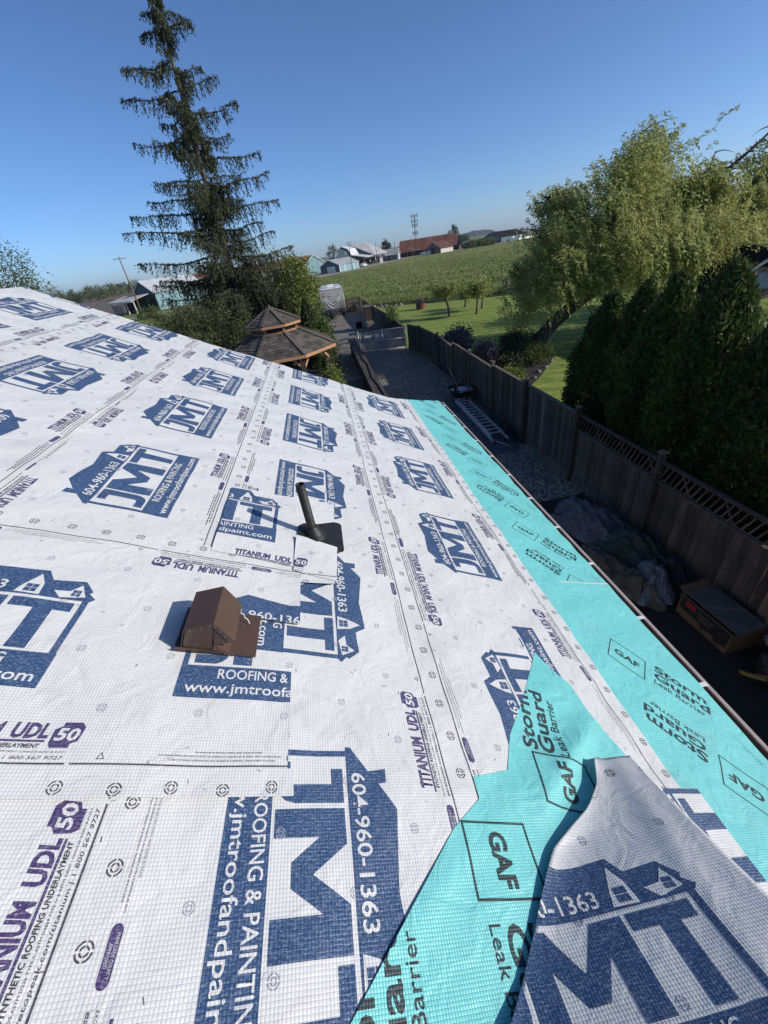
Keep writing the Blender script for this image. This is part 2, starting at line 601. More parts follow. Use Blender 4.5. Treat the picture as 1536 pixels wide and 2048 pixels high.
def struct(name, pts, z, m, hint=None):
    me = bpy.data.meshes.new(name)
    bm = bmesh.new()
    bm.faces.new([bm.verts.new((x, y, z)) for x, y in pts])
    bmesh.ops.recalc_face_normals(bm, faces=bm.faces)
    for f in bm.faces:
        if f.normal.z < 0:
            f.normal_flip()
    bmesh.ops.triangulate(bm, faces=bm.faces)
    bm.to_mesh(me)
    bm.free()
    me.materials.append(MATS[m])
    o = link(bpy.data.objects.new(name, me))
    o['kind'] = 'structure'
    return o


def leaf_mesh(name, C, A, Bv, Ln, W, m, rnd=None, off=(0, 0, 0)):
    """many rhombic leaves: centres C, long axes A, side axes Bv, half lengths Ln, half widths W (numpy arrays)"""
    n = len(C)
    C = C - np.array(off)
    V = np.empty((n, 4, 3), np.float32)
    V[:, 0] = C - A * Ln[:, None]
    V[:, 1] = C + Bv * W[:, None]
    V[:, 2] = C + A * Ln[:, None]
    V[:, 3] = C - Bv * W[:, None]
    me = bpy.data.meshes.new(name)
    me.vertices.add(n * 4)
    me.vertices.foreach_set('co', V.ravel())
    me.loops.add(n * 4)
    me.loops.foreach_set('vertex_index', np.arange(n * 4, dtype=np.int32))
    me.polygons.add(n)
    me.polygons.foreach_set('loop_start', np.arange(0, n * 4, 4, dtype=np.int32))
    me.update(calc_edges=True)
    at = me.attributes.new('rnd', 'FLOAT', 'POINT')
    if rnd is None:
        rnd = RNG.random(n)
    at.data.foreach_set('value', np.repeat(rnd, 4).astype(np.float32))
    me.materials.append(MATS[m])
    return me


def unit(a):
    return a / np.maximum(np.linalg.norm(a, axis=1, keepdims=True), 1e-9)


def rand_dirs(n, rng=RNG):
    return unit(rng.normal(size=(n, 3)))


def leaves_from(C, A, ln, wd, m, name, rng=RNG, off=(0, 0, 0), jitter=0.4, rnd=None):
    n = len(C)
    A = unit(A + rng.normal(size=(n, 3)) * jitter)
    Bv = unit(np.cross(A, rand_dirs(n, rng)))
    L_ = ln * rng.uniform(.65, 1.3, n) / 2
    W_ = wd * rng.uniform(.65, 1.3, n) / 2
    return leaf_mesh(name, C, A, Bv, L_, W_, m, rnd, off)


def clump_points(centre, radii, nclump, per, crad, rng, shell=0.55, zmin=None):
    """points in leaf clumps spread through an ellipsoid, denser to its outside"""
    d = rand_dirs(nclump, rng)
    r = rng.uniform(shell, 1.0, nclump) ** 0.6
    cc = np.array(centre) + d * r[:, None] * np.array(radii)
    pts = np.repeat(cc, per, 0) + rng.normal(size=(nclump * per, 3)) * np.repeat(crad * rng.uniform(.6, 1.3, nclump), per)[:, None]
    tone = np.repeat(rng.uniform(0, 1, nclump), per) * .55 + rng.random(nclump * per) * .45
    if zmin is not None:
        k = pts[:, 2] > zmin
        pts, tone = pts[k], tone[k]
    return pts, tone, cc

# ------------------------------------------------------------------ the roof frame: x = down the slope, y = along the eave, z = off the deck
PITCH = rad(27.0)
HC = 1.45
rD = Vector((math.cos(PITCH), 0, -math.sin(PITCH)))
rY = Vector((0, 1, 0))
rN = Vector((math.sin(PITCH), 0, math.cos(PITCH)))
rO = Vector((0, 0, CAMZ)) - rN * HC
ROOF = Matrix(((rD.x, rY.x, rN.x, rO.x), (rD.y, rY.y, rN.y, rO.y), (rD.z, rY.z, rN.z, rO.z), (0, 0, 0, 1)))
# gable plane that falls away from the camera
P0 = Vector((0.957, 0.732, CAMZ - 2.003))
bX = Vector((1, 0, 0))
bY = Vector((0, math.cos(PITCH), -math.sin(PITCH)))
bN = Vector((0, math.sin(PITCH), math.cos(PITCH)))
GO = Vector((0, P0.y, P0.z))
GABLE = Matrix(((bX.x, bY.x, bN.x, GO.x), (bX.y, bY.y, bN.y, GO.y), (bX.z, bY.z, bN.z, GO.z), (0, 0, 0, 1)))

_w = [(0.0030, 0.42, 0.3), (0.0026, 0.31, 1.9), (0.0034, 0.75, 2.6), (0.0019, 0.23, 0.9), (0.0016, 0.21, 2.3), (0.0045, 1.3, 1.2)]
_ph = [0.4, 2.1, 4.0, 5.2, 1.1, 3.3]


def hdisp(v, u):
    h = 0
    for (A, lam, an), p in zip(_w, _ph):
        k = 2 * math.pi / lam
        h = h + A * (0.55 + 0.45 * np.sin(1.1 * u - 1.9 * v + 2 * p)) * np.sin(k * (v * math.cos(an) + u * math.sin(an)) + p + 1.3 * np.sin(1.7 * u + 2.3 * v + p))
    return h


def nB(v, u):
    """height of the gable plane above the main roof plane"""
    k = rN.dot(bN)
    c = (rO - P0).dot(bN)
    return -(c + v * rD.dot(bN) + u * rY.dot(bN)) / k


def valley_n(v, u):
    a = 0.009 + hdisp(v, u)
    b = nB(v, u) - 0.030 - 2.2 * np.maximum(0, u - 0.70)
    s = 0.5 * (a + b + np.sqrt((a - b) ** 2 + 0.035 ** 2)) - 0.006
    # a crease across the folded end and a slack fold beside it
    d = ((u - 0.62) * 0.39 - (v - 1.30) * 0.27) / math.hypot(0.39, 0.27)
    t = ((v - 1.30) * 0.39 + (u - 0.62) * 0.27) / math.hypot(0.39, 0.27)
    s = s + (nB(v, u) < 0.02) * 0.020 * np.exp(-(d / 0.045) ** 2) * (1 / (1 + np.exp(-(t + 0.05) / 0.05))) * (1 / (1 + np.exp((t - 0.50) / 0.05)))
    d2 = (u - v * 0.55 + 0.02)
    s = s + 0.008 * np.exp(-(d2 / 0.07) ** 2)
    return s


def flat_n(v, u):
    return hdisp(v, u)


def clip_bm(bm, poly):
    """keep what lies inside a convex polygon of (x, y)"""
    n = len(poly)
    cx = sum(p[0] for p in poly) / n
    cy = sum(p[1] for p in poly) / n
    for i in range(n):
        a, b = poly[i], poly[(i + 1) % n]
        d = Vector((b[0] - a[0], b[1] - a[1], 0))
        if d.length < 1e-6:
            continue
        no = Vector((d.y, -d.x, 0)).normalized()
        if no.dot(Vector((cx - a[0], cy - a[1], 0))) > 0:
            no = -no
        bmesh.ops.bisect_plane(bm, geom=bm.verts[:] + bm.edges[:] + bm.faces[:], dist=1e-6,
                               plane_co=(a[0], a[1], 0), plane_no=no, clear_outer=True)


def drape(bm, fn, z0):
    if not bm.verts:
        return
    co = np.array([v.co[:] for v in bm.verts])
    z = fn(co[:, 0], co[:, 1]) + z0 + co[:, 2]
    for v, k in zip(bm.verts, z):
        v.co.z = k


def sheet(name, polys, m, frame, parent, fn, z0, step=0.05, thick=0.0):
    """a draped sheet covering a union of convex polygons"""
    bm = bmesh.new()
    for poly in polys:
        b2 = bmesh.new()
        x0, x1 = min(p[0] for p in poly), max(p[0] for p in poly)
        y0, y1 = min(p[1] for p in poly), max(p[1] for p in poly)
        nx, ny = max(1, math.ceil((x1 - x0) / step)), max(1, math.ceil((y1 - y0) / step))
        g = [[b2.verts.new((x0 + (x1 - x0) * i / nx, y0 + (y1 - y0) * j / ny, 0)) for j in range(ny + 1)] for i in range(nx + 1)]
        for i in range(nx):
            for j in range(ny):
                b2.faces.new((g[i][j], g[i + 1][j], g[i + 1][j + 1], g[i][j + 1]))
        clip_bm(b2, poly)
        me = bpy.data.meshes.new('tmp')
        b2.to_mesh(me)
        b2.free()
        bm.from_mesh(me)
        bpy.data.meshes.remove(me)
    bmesh.ops.remove_doubles(bm, verts=bm.verts, dist=1e-4)
    drape(bm, fn, z0)
    me = bpy.data.meshes.new(name)
    bm.to_mesh(me)
    bm.free()
    me.materials.append(MATS[m])
    me.polygons.foreach_set('use_smooth', [True] * len(me.polygons))
    o = link(bpy.data.objects.new(name, me), parent)
    o.matrix_local = frame
    if thick:
        md = o.modifiers.new('thickness', 'SOLIDIFY')
        md.thickness = thick
        md.offset = -1
    return o


def ribbon(name, ys, xl, xr_, m, frame, parent, fn, z0, nx=40, thick=0.0):
    """one unbroken sheet between two edge curves"""
    V, F = [], []
    for y in ys:
        a, b = xl(y), xr_(y)
        for i in range(nx + 1):
            V.append((a + (b - a) * i / nx, y, 0))
    for j in range(len(ys) - 1):
        for i in range(nx):
            k = j * (nx + 1) + i
            F.append((k, k + 1, k + nx + 2, k + nx + 1))
    V = np.array(V)
    V[:, 2] = fn(V[:, 0], V[:, 1]) + z0
    me = bpy.data.meshes.new(name)
    me.from_pydata(V.tolist(), [], F)
    me.materials.append(MATS[m])
    me.polygons.foreach_set('use_smooth', [True] * len(F))
    o = link(bpy.data.objects.new(name, me), parent)
    o.matrix_local = frame
    if thick:
        md = o.modifiers.new('thickness', 'SOLIDIFY')
        md.thickness = thick
        md.offset = -1
    return o


# ------------------------------------------------------------------ flat print: letters and marks as thin meshes
_txt = {}


def text2d(s, bold=0.0, shear=0.0, res=3):
    key = (s, bold, shear)
    if key in _txt:
        return _txt[key]
    cu = bpy.data.curves.new('t', 'FONT')
    cu.body = s
    cu.size = 1.0
    cu.offset = bold
    cu.shear = shear
    cu.resolution_u = res
    cu.fill_mode = 'FRONT'
    o = bpy.data.objects.new('t', cu)
    COL.objects.link(o)
    dg = bpy.context.evaluated_depsgraph_get()
    me = bpy.data.meshes.new_from_object(o.evaluated_get(dg))
    v = np.array([p.co[:2] for p in me.vertices])
    f = [tuple(p.vertices) for p in me.polygons]
    bpy.data.objects.remove(o)
    bpy.data.curves.remove(cu)
    bpy.data.meshes.remove(me)
    _txt[key] = (v, f)
    return _txt[key]


class Print:
    """flat artwork in its own (a, b) coordinates; layer lifts it, mi picks the ink"""
    LAYER = 0.0009

    def __init__(self):
        self.items = []

    def poly(self, pts, layer=1, mi=0):
        self.items.append((np.array(pts, float), [tuple(range(len(pts)))], layer, mi))
        return self

    def rect(self, x0, y0, x1, y1, layer=1, mi=0):
        return self.poly([(x0, y0), (x1, y0), (x1, y1), (x0, y1)], layer, mi)

    def frame(self, x0, y0, x1, y1, w, layer=1, mi=0):
        self.rect(x0, y0, x1, y0 + w, layer, mi)
        self.rect(x0, y1 - w, x1, y1, layer, mi)
        self.rect(x0, y0 + w, x0 + w, y1 - w, layer, mi)
        return self.rect(x1 - w, y0 + w, x1, y1 - w, layer, mi)

    def text(self, s, x0, y0, x1, y1, layer=1, mi=0, bold=0.0, shear=0.0, res=3):
        v, f = text2d(s, bold, shear, res)
        lo, hi = v.min(0), v.max(0)
        q = (v - lo) / (hi - lo) * np.array((x1 - x0, y1 - y0)) + np.array((x0, y0))
        self.items.append((q, f, layer, mi))
        return self

    def ring(self, cx, cy, r0, r1, a0, a1, n=5, layer=1, mi=0):
        t = np.linspace(a0, a1, n + 1)
        o = np.stack([np.cos(t) * r1 + cx, np.sin(t) * r1 + cy], 1)
        i = np.stack([np.cos(t) * r0 + cx, np.sin(t) * r0 + cy], 1)
        self.items.append((np.concatenate([o, i]), [(k, k + 1, n + 2 + k, n + 1 + k) for k in range(n)], layer, mi))
        return self

    def rot(self, c, tot):
        """a copy turned half round: a -> c - a, b -> tot - b"""
        p = Print()
        p.items = [(np.array((c, tot)) - v, f, ly, mi) for v, f, ly, mi in self.items]
        return p

    def shift(self, da, db):
        p = Print()
        p.items = [(v + np.array((da, db)), f, ly, mi) for v, f, ly, mi in self.items]
        return p

    def base_bm(self, maxlen=0.042):
        bm = bmesh.new()
        for v, f, ly, mi in self.items:
            vs = [bm.verts.new((p[0], p[1], ly * Print.LAYER)) for p in v]
            for q in f:
                try:
                    fc = bm.faces.new([vs[i] for i in q])
                    fc.material_index = mi
                    if fc.normal.z < 0:
                        fc.normal_flip()
                except ValueError:
                    pass
        bmesh.ops.triangulate(bm, faces=bm.faces)
        for _ in range(4):
            es = [e for e in bm.edges if e.calc_length() > maxlen]
            if not es:
                break
            bmesh.ops.subdivide_edges(bm, edges=es, cuts=1)
            bmesh.ops.triangulate(bm, faces=[f for f in bm.faces if len(f.verts) > 3])
        bm.normal_update()
        for f in bm.faces:
            if f.normal.z < 0:
                f.normal_flip()
        return bm


_pcache = {}


def stamp(pr, name, mats, parent, org, rdir, udir, fn, z0, clips=None, key=None):
    """lay a print on a draped sheet; org + a*rdir + b*udir in the sheet's own plane"""
    if key is not None and key in _pcache:
        me0 = _pcache[key]
    else:
        bm = pr.base_bm()
        me0 = bpy.data.meshes.new('print_base')
        bm.to_mesh(me0)
        bm.free()
        if key is not None:
            _pcache[key] = me0
    T = Matrix(((rdir[0], udir[0], 0, org[0]), (rdir[1], udir[1], 0, org[1]), (0, 0, 1, 0), (0, 0, 0, 1)))
    co = np.empty(len(me0.vertices) * 3, np.float32)
    me0.vertices.foreach_get('co', co)
    co = co.reshape(-1, 3)
    xy = co[:, :2] @ np.array([[rdir[0], rdir[1]], [udir[0], udir[1]]]) + np.array(org)
    full = bmesh.new()
    for poly in (clips or [None]):
        if poly is not None:
            px = [p[0] for p in poly]
            py = [p[1] for p in poly]
            if xy[:, 0].max() < min(px) or xy[:, 0].min() > max(px) or xy[:, 1].max() < min(py) or xy[:, 1].min() > max(py):
                continue
        b2 = bmesh.new()
        b2.from_mesh(me0)
        b2.transform(T)
        if poly is not None:
            clip_bm(b2, poly)
        me = bpy.data.meshes.new('tmp')
        b2.to_mesh(me)
        b2.free()
        full.from_mesh(me)
        bpy.data.meshes.remove(me)
    if not full.faces:
        full.free()
        return None
    drape(full, fn, z0)
    me = bpy.data.meshes.new(name)
    full.to_mesh(me)
    full.free()
    for k in mats:
        me.materials.append(MATS[k])
    me.polygons.foreach_set('use_smooth', [True] * len(me.polygons))
    return link(bpy.data.objects.new(name, me), parent)


# --- the contractor's logo: a = along the words 0..0.775, b = up from the band
logo = Print()
W_ = 1                                                 # ink index of the white (sheet) colour
logo.rect(0, 0, 0.775, 0.134)                          # band
logo.rect(0, 0.134, 0.020, 0.384).rect(0.750, 0.134, 0.772, 0.384)
logo.poly([(-0.013, 0.384), (-0.013, 0.402), (0.069, 0.464), (0.062, 0.530), (0.108, 0.526), (0.111, 0.498), (0.192, 0.552),
           (0.192, 0.384)])
logo.poly([(0.192, 0.384), (0.192, 0.552), (0.402, 0.520), (0.402, 0.384)])
logo.poly([(0.402, 0.384), (0.402, 0.520), (0.520, 0.530), (0.575, 0.534), (0.608, 0.482), (0.608, 0.384)])
logo.poly([(0.608, 0.384), (0.608, 0.482), (0.725, 0.488), (0.768, 0.436), (0.760, 0.424), (0.790, 0.398), (0.775, 0.384)])
# J, M, T
logo.poly([(0.062, 0.328), (0.062, 0.369), (0.111, 0.369), (0.111, 0.328)])
logo.poly([(0.111, 0.369), (0.167, 0.369), (0.167, 0.207), (0.158, 0.174), (0.140, 0.155), (0.111, 0.200)])
logo.poly([(0.111, 0.200), (0.140, 0.155), (0.118, 0.145), (0.040, 0.145), (0.040, 0.186), (0.092, 0.186), (0.106, 0.190)])
logo.poly([(0.182, 0.145), (0.182, 0.369), (0.259, 0.369), (0.259, 0.145)])
logo.poly([(0.434, 0.147), (0.434, 0.369), (0.516, 0.369), (0.516, 0.147)])
logo.poly([(0.259, 0.284), (0.259, 0.369), (0.279, 0.369), (0.348, 0.262), (0.347, 0.199), (0.318, 0.199)])
logo.poly([(0.347, 0.199), (0.348, 0.262), (0.418, 0.369), (0.434, 0.369), (0.434, 0.289), (0.376, 0.199)])
logo.rect(0.531, 0.325, 0.731, 0.369)
logo.rect(0.612, 0.145, 0.674, 0.325)
# white lettering
logo.text('www.jmtroofandpaint.com', 0.030, 0.008, 0.752, 0.062, 2, W_, 0.012)
logo.text('ROOFING & PAINTING', 0.135, 0.080, 0.640, 0.122, 2, W_, 0.012)
logo.text('604-960-1363', 0.075, 0.400, 0.480, 0.450, 2, W_, 0.012)
# dormers
logo.poly([(0.516, 0.393), (0.527, 0.432), (0.560, 0.508), (0.590, 0.454), (0.600, 0.389)], 2, W_)
logo.poly([(0.636, 0.424), (0.690, 0.428), (0.720, 0.466), (0.752, 0.404), (0.668, 0.390)], 2, W_)
for (x, y, w) in ((0.541, 0.400, 0.019), (0.562, 0.400, 0.019), (0.541, 0.423, 0.019), (0.562, 0.423, 0.019)):
    logo.rect(x, y, x + w, y + 0.020, 3)
for (x, y) in ((0.699, 0.404), (0.716, 0.403), (0.701, 0.421), (0.716, 0.420)):
    logo.rect(x, y, x + 0.014, y + 0.015, 3)
# wordy caption inks
LOGO_INK = ['blue_ink', 'white_sheet']

S3 = ['Slip resistance may vary with surface conditions, weather, footwear and roof pitch',
      'La resistencia al desliz puede variar de acuerdo a las condiciones de la superficie, tipo de calzado o clima y la pendiente del techo',
      'Le degré de résistance au glissement peut varier dépendant de la température, chaussures utiliser et le toit pente']


def label_print(fine):
    """edge print of the roll: a along the roll, b in from the edge; inks 0 black, 1 purple, 2 white"""
    p = Print()
    p.rect(0.0, 0.0935, 0.955, 0.0985).rect(0.968, 0.0935, 1.18, 0.0985)
    p.text('TITANIUM', 0.572, 0.166, 0.762, 0.214, 1, 1, 0.045, 0.12, 2)
    p.text('UDL', 0.785, 0.166, 0.880, 0.214, 1, 1, 0.045, 0.12, 2)
    p.rect(0.560, 0.156, 0.878, 0.1625, 1, 1)
    p.text('SYNTHETIC ROOFING UNDERLAYMENT', 0.572, 0.139, 0.872, 0.152, 1, 0, 0.035, 0.12, 2)
    p.poly([(0.897, 0.140), (0.945, 0.140), (0.945, 0.152), (0.962, 0.160), (0.968, 0.203), (0.955, 0.218), (0.908, 0.218), (0.906, 0.205), (0.890, 0.195), (0.890, 0.155)], 1, 1)
    p.text('50', 0.897, 0.160, 0.960, 0.200, 2, 2, 0.03, 0.12, 2)
    p.text('eavetopeak.com/titanium | 1 800 567 9727', 0.545, 0.104, 0.945, 0.117, 1, 0, 0.008, 0.15, 2)
    # county approved pill
    p.rect(0.425, 0.108, 0.505, 0.134, 1, 1)
    for cx, a0 in ((0.505, -math.pi / 2), (0.425, math.pi / 2)):
        p.ring(cx, 0.121, 0.0005, 0.013, a0, a0 + math.pi, 6, 1, 1)
    if fine:
        p.text('EXCEEDS ASTM D226 TYPE II, ASTM D4869 TYPE IV & ASTM D8257 | CAN/CSA A220.1 & A123.3', 0.545, 0.1235, 0.945, 0.1315, 1, 0, 0.0, 0.15, 2)
        p.text('MIAMI-DADE COUNTY', 0.428, 0.1225, 0.502, 0.130, 2, 2, 0.0, 0, 2)
        p.text('APPROVED', 0.445, 0.112, 0.485, 0.119, 2, 2, 0.0, 0, 2)
        for k, (s, x0, x1) in enumerate(zip(S3, (0.12, 0.015, 0.045), (0.33, 0.395, 0.375))):
            p.text(s, x0, 0.134 - k * 0.0125, x1, 0.142 - k * 0.0125, 1, 0, 0.0, 0.15, 2)
    else:
        r = random.Random(3)
        for k, (x0, x1) in enumerate(((0.10, 0.34), (0.0, 0.40), (0.03, 0.38))):
            x = x0
            while x < x1:
                w = r.uniform(0.012, 0.035)
                p.rect(x, 0.134 - k * 0.0125, min(x + w, x1), 0.1395 - k * 0.0125, 1, 0)
                x += w + 0.006
        x = 0.545
        while x < 0.945:
            w = r.uniform(0.012, 0.03)
            p.rect(x, 0.124, x + w, 0.1285, 1, 0)
            x += w + 0.006
    # recycling mark and lot code
    for t in (90, 210, 330):
        a, b = rad(t), rad(t + 120)
        c = (1.04, 0.116)
        q0 = (c[0] + 0.013 * math.cos(a), c[1] + 0.013 * math.sin(a))
        q1 = (c[0] + 0.013 * math.cos(b), c[1] + 0.013 * math.sin(b))
        nx, ny = -(q1[1] - q0[1]), q1[0] - q0[0]
        L = math.hypot(nx, ny)
        nx, ny = nx / L * 0.0022, ny / L * 0.0022
        e0 = (q0[0] * 0.85 + q1[0] * 0.15, q0[1] * 0.85 + q1[1] * 0.15)
        p.poly([(e0[0], e0[1]), (q1[0], q1[1]), (q1[0] + nx, q1[1] + ny), (e0[0] + nx, e0[1] + ny)])
    return p


def target_mark(p, x, y, r=0.019, mi=0):
    for k in range(4):
        p.ring(x, y, r * 0.80, r, rad(k * 90 + 8), rad(k * 90 + 82), 3, 1, mi)
        p.ring(x, y, r * 0.36, r * 0.56, rad(k * 90 + 8), rad(k * 90 + 82), 2, 1, mi)


lab_fine = label_print(True)
lab_far = label_print(False)
LAB_INK = ['black_ink', 'purple_ink', 'white_sheet']
marks = Print()
for i in range(8):
    target_mark(marks, 0.075 + i * 0.1475, 0.026 if i % 2 else 0.034, mi=0)
    target_mark(marks, 0.075 + i * 0.1475, 1.2 - (0.026 if i % 2 else 0.034), mi=0)
for i in range(4):
    for j in range(4):
        target_mark(marks, 0.10 + i * 0.295 + (0.147 if j % 2 else 0), 0.27 + j * 0.22, 0.015, mi=1)
MARK_INK = ['black_ink', 'grey_ink']


def roll_cells(sh, org_of, rdir, udir, ks, fn, z0, clips, fine_ks=(), nomark=()):
    """print repeats every 1.18 m along the roll"""
    for k in ks:
        org = org_of(k)
        stamp(logo, 'printed_logo', LOGO_INK, sh, (org[0] + udir[0] * 0.325, org[1] + udir[1] * 0.325), rdir, udir, fn, z0, clips, 'logo')
        fine = k in fine_ks
        lab = lab_fine if fine else lab_far
        stamp(lab, 'printed_label', LAB_INK, sh, org, rdir, udir, fn, z0, clips, 'lab%d' % fine)
        o2 = (org[0] + rdir[0] * 0.70 + udir[0] * 1.2, org[1] + rdir[1] * 0.70 + udir[1] * 1.2)
        stamp(lab, 'printed_label', LAB_INK, sh, o2, (-rdir[0], -rdir[1]), (-udir[0], -udir[1]), fn, z0, clips, 'lab%d' % fine)
        mk = stamp(marks, 'nail_marks', MARK_INK, sh, org, rdir, udir, fn, z0, clips, 'marks')
        if mk:
            mk['kind'] = 'stuff'


# ------------------------------------------------------------------ the house
house = thing('house', 'low pitched house roof covered in white printed underlayment with a turquoise eave strip', 'house', (0, 0, 0))


def rake_u(v):
    return 6.23 + (v + 3.2) * (0.32 / 4.9)


def RP(v, u, n=0.0):
    return rO + rD * v + rY * u + rN * n


U0 = -3.2
deck = MB()
deck.prism([RP(-3.2, U0, -0.022), RP(2.95, U0, -0.022), RP(2.95, 7.6, -0.022), RP(1.70, 6.53, -0.022), RP(-3.2, 6.2, -0.022)], rN * -0.02)
RIDX, RIDZ = RP(-3.2, 0).x, RP(-3.2, 0).z
deck.prism([Vector((RIDX, U0, RIDZ - .022)), Vector((RIDX, 6.2, RIDZ - .022)), Vector((RIDX - 5.6, 6.2, RIDZ - 5.6 * math.tan(PITCH))), Vector((RIDX - 5.6, U0, RIDZ - 5.6 * math.tan(PITCH)))], (0, 0, -0.025))
deck.build('roof_deck', 'plywood', house)
wm = MB()
wm.box((-3.6, 1.45, 1.27), (9.6, 9.2, 2.54))
for yy in (-3.0, 6.0):
    wm.prism([(-8.4, yy, 2.55), (1.2, yy, 2.55), (1.2, yy, 2.95), (RIDX, yy, RIDZ - .05), (-8.4, yy, 2.95)], (0, 0.1, 0))
wm.build('wall', 'house_siding', house)
fs = MB()
fs.box((1.955, 2.2, 2.655), (0.02, 10.8, 0.15))
fs.build('fascia', 'gutter_metal', house)
# gable wing: deck, gable wall
gd = MB()


def BP(x, y, n=0.0):
    return Vector((x, y, P0.z - (y - P0.y) * math.tan(PITCH))) + bN * n


gd.prism([BP(0.735, 0.735, -.045), BP(0.968, 0.735, -.012), BP(0.968, -1.3, -.012), BP(-1.25, -1.3, -.045)], bN * -0.014)
zr = BP(0, -1.3, -.004).z
gd.prism([Vector((0.968, -1.3, zr)), Vector((0.968, -3.0, zr - 1.7 * .51)), Vector((-1.2, -3.0, zr - 1.7 * .51)), Vector((-1.25, -1.3, zr))], (0, 0, -0.016))
gd.build('gable_deck', 'plywood', house)
gw = MB()
gw.prism([(0.90, 0.62, RP(0, 0).z - .9), (0.90, 0.60, BP(0, 0.60, -.03).z), (0.90, -1.28, zr - .03), (0.90, -2.9, zr - .85), (0.90, -2.9, RP(0, 0).z - .9)], (0.03, 0, 0))
gw.build('gable_wall', 'house_siding', house)
# gutter
gt = MB()
prof = [(1.968, 2.735), (1.968, 2.635), (1.985, 2.615), (2.040, 2.615), (2.062, 2.640), (2.062, 2.700)]
t_ = 0.003
ya, yb = -3.2, 7.66
for (a, b) in zip(prof[:-1], prof[1:]):
    d = Vector((b[0] - a[0], 0, b[1] - a[1])).normalized()
    nn = Vector((-d.z, 0, d.x)) * t_
    gt.prism([Vector((a[0], ya, a[1])), Vector((b[0], ya, b[1])), Vector((b[0], ya, b[1])) + nn, Vector((a[0], ya, a[1])) + nn], (0, yb - ya, 0))
gutter = gt.build('gutter', 'gutter_metal', house)
gr = MB()
gr.box((2.056, (ya + yb) / 2, 2.712), (0.026, yb - ya, 0.014))
gr.build('gutter_rim', 'gutter_rim', house, bevel=0.003)
for u in (0.68, 1.286, 1.883, 2.556, 3.167, 3.78, 4.4, 5.0, 5.6, 6.2, 6.8, 7.4):
    st = MB()
    st.bar((1.962, u, 2.742), (2.055, u + 0.01, 2.722), 0.030, 0.004)
    st.build('gutter_strap', 'white_metal', gutter)

# eave membrane (turquoise)
GAF = Print()
GAF.frame(-0.120, -0.105, 0.120, 0.105, 0.006)
GAF.text('GAF', -0.082, -0.030, 0.082, 0.030, 1, 0, 0.030)
STORM = Print()
STORM.text('Storm', -0.165, 0.045, 0.150, 0.115, 1, 0, 0.022)
STORM.text('Guard', -0.165, -0.035, 0.165, 0.035, 1, 0, 0.022)
STORM.text('Leak Barrier', -0.165, -0.088, 0.135, -0.048, 1, 0, 0.004)
q = 1 / math.sqrt(2)
eave_polys = [[(2.05, U0), (2.955, U0), (2.955, 7.63), (2.05, 6.80)]]
eave = sheet('eave_membrane', eave_polys, 'teal_sheet', ROOF, house, hdisp, 0.0005, 0.036)
efn = hdisp
for k in range(-3, 6):
    sh_ = 0.26 if k >= 1 else 0.0
    clip = [[(2.05, U0), (2.955, U0), (2.955, 2.24), (2.05, 2.10)]] if k < 1 else [[(2.05, 2.115), (2.955, 2.255), (2.955, 7.63), (2.05, 6.80)]]
    for pr, u, v, dn in ((GAF, 1.43, 2.45, 0), (STORM, 1.20, 2.70, 0), (STORM, 0.97, 2.39, 1), (GAF, 0.67, 2.58, 1)):
        r_, u_ = ((q, -q), (q, q)) if not dn else ((-q, q), (-q, -q))
        stamp(pr, 'printed_lettering', ['teal_ink'], eave, (v, u + k * 1.2 + sh_ + (0.0 if k < 1 else 0.0)), r_, u_, efn, 0.0005, clip, 'gaf' if pr is GAF else 'storm')
fm = Print()
for j in range(5):
    fm.rect(0.012 * j - 0.03, -0.055, 0.012 * j - 0.027, 0.055 - 0.02 * (j % 2), 1, 0)
fine_mark = Print()
fine_mark.text('Product Approval FL 757', -0.11, 0.0, 0.11, 0.010, 1, 0, 0, 0.1, 2)
fine_mark.text('Made in USA', -0.05, -0.018, 0.05, -0.008, 1, 0, 0, 0.1, 2)
for k in range(0, 6):
    stamp(fine_mark, 'printed_note', ['teal_ink'], eave, (2.86, 0.83 + k * 1.2 + (0.26 if k else 0)), (0.25, -0.97), (0.97, 0.25), efn, 0.0005, None, 'fm')
# lap where two lengths of the membrane overlap
lap = sheet('membrane_lap', [[(2.35, 2.136), (2.955, 2.241), (2.955, 2.253), (2.35, 2.146)]], 'white_sheet', ROOF, house, hdisp, 0.0022, 0.03)

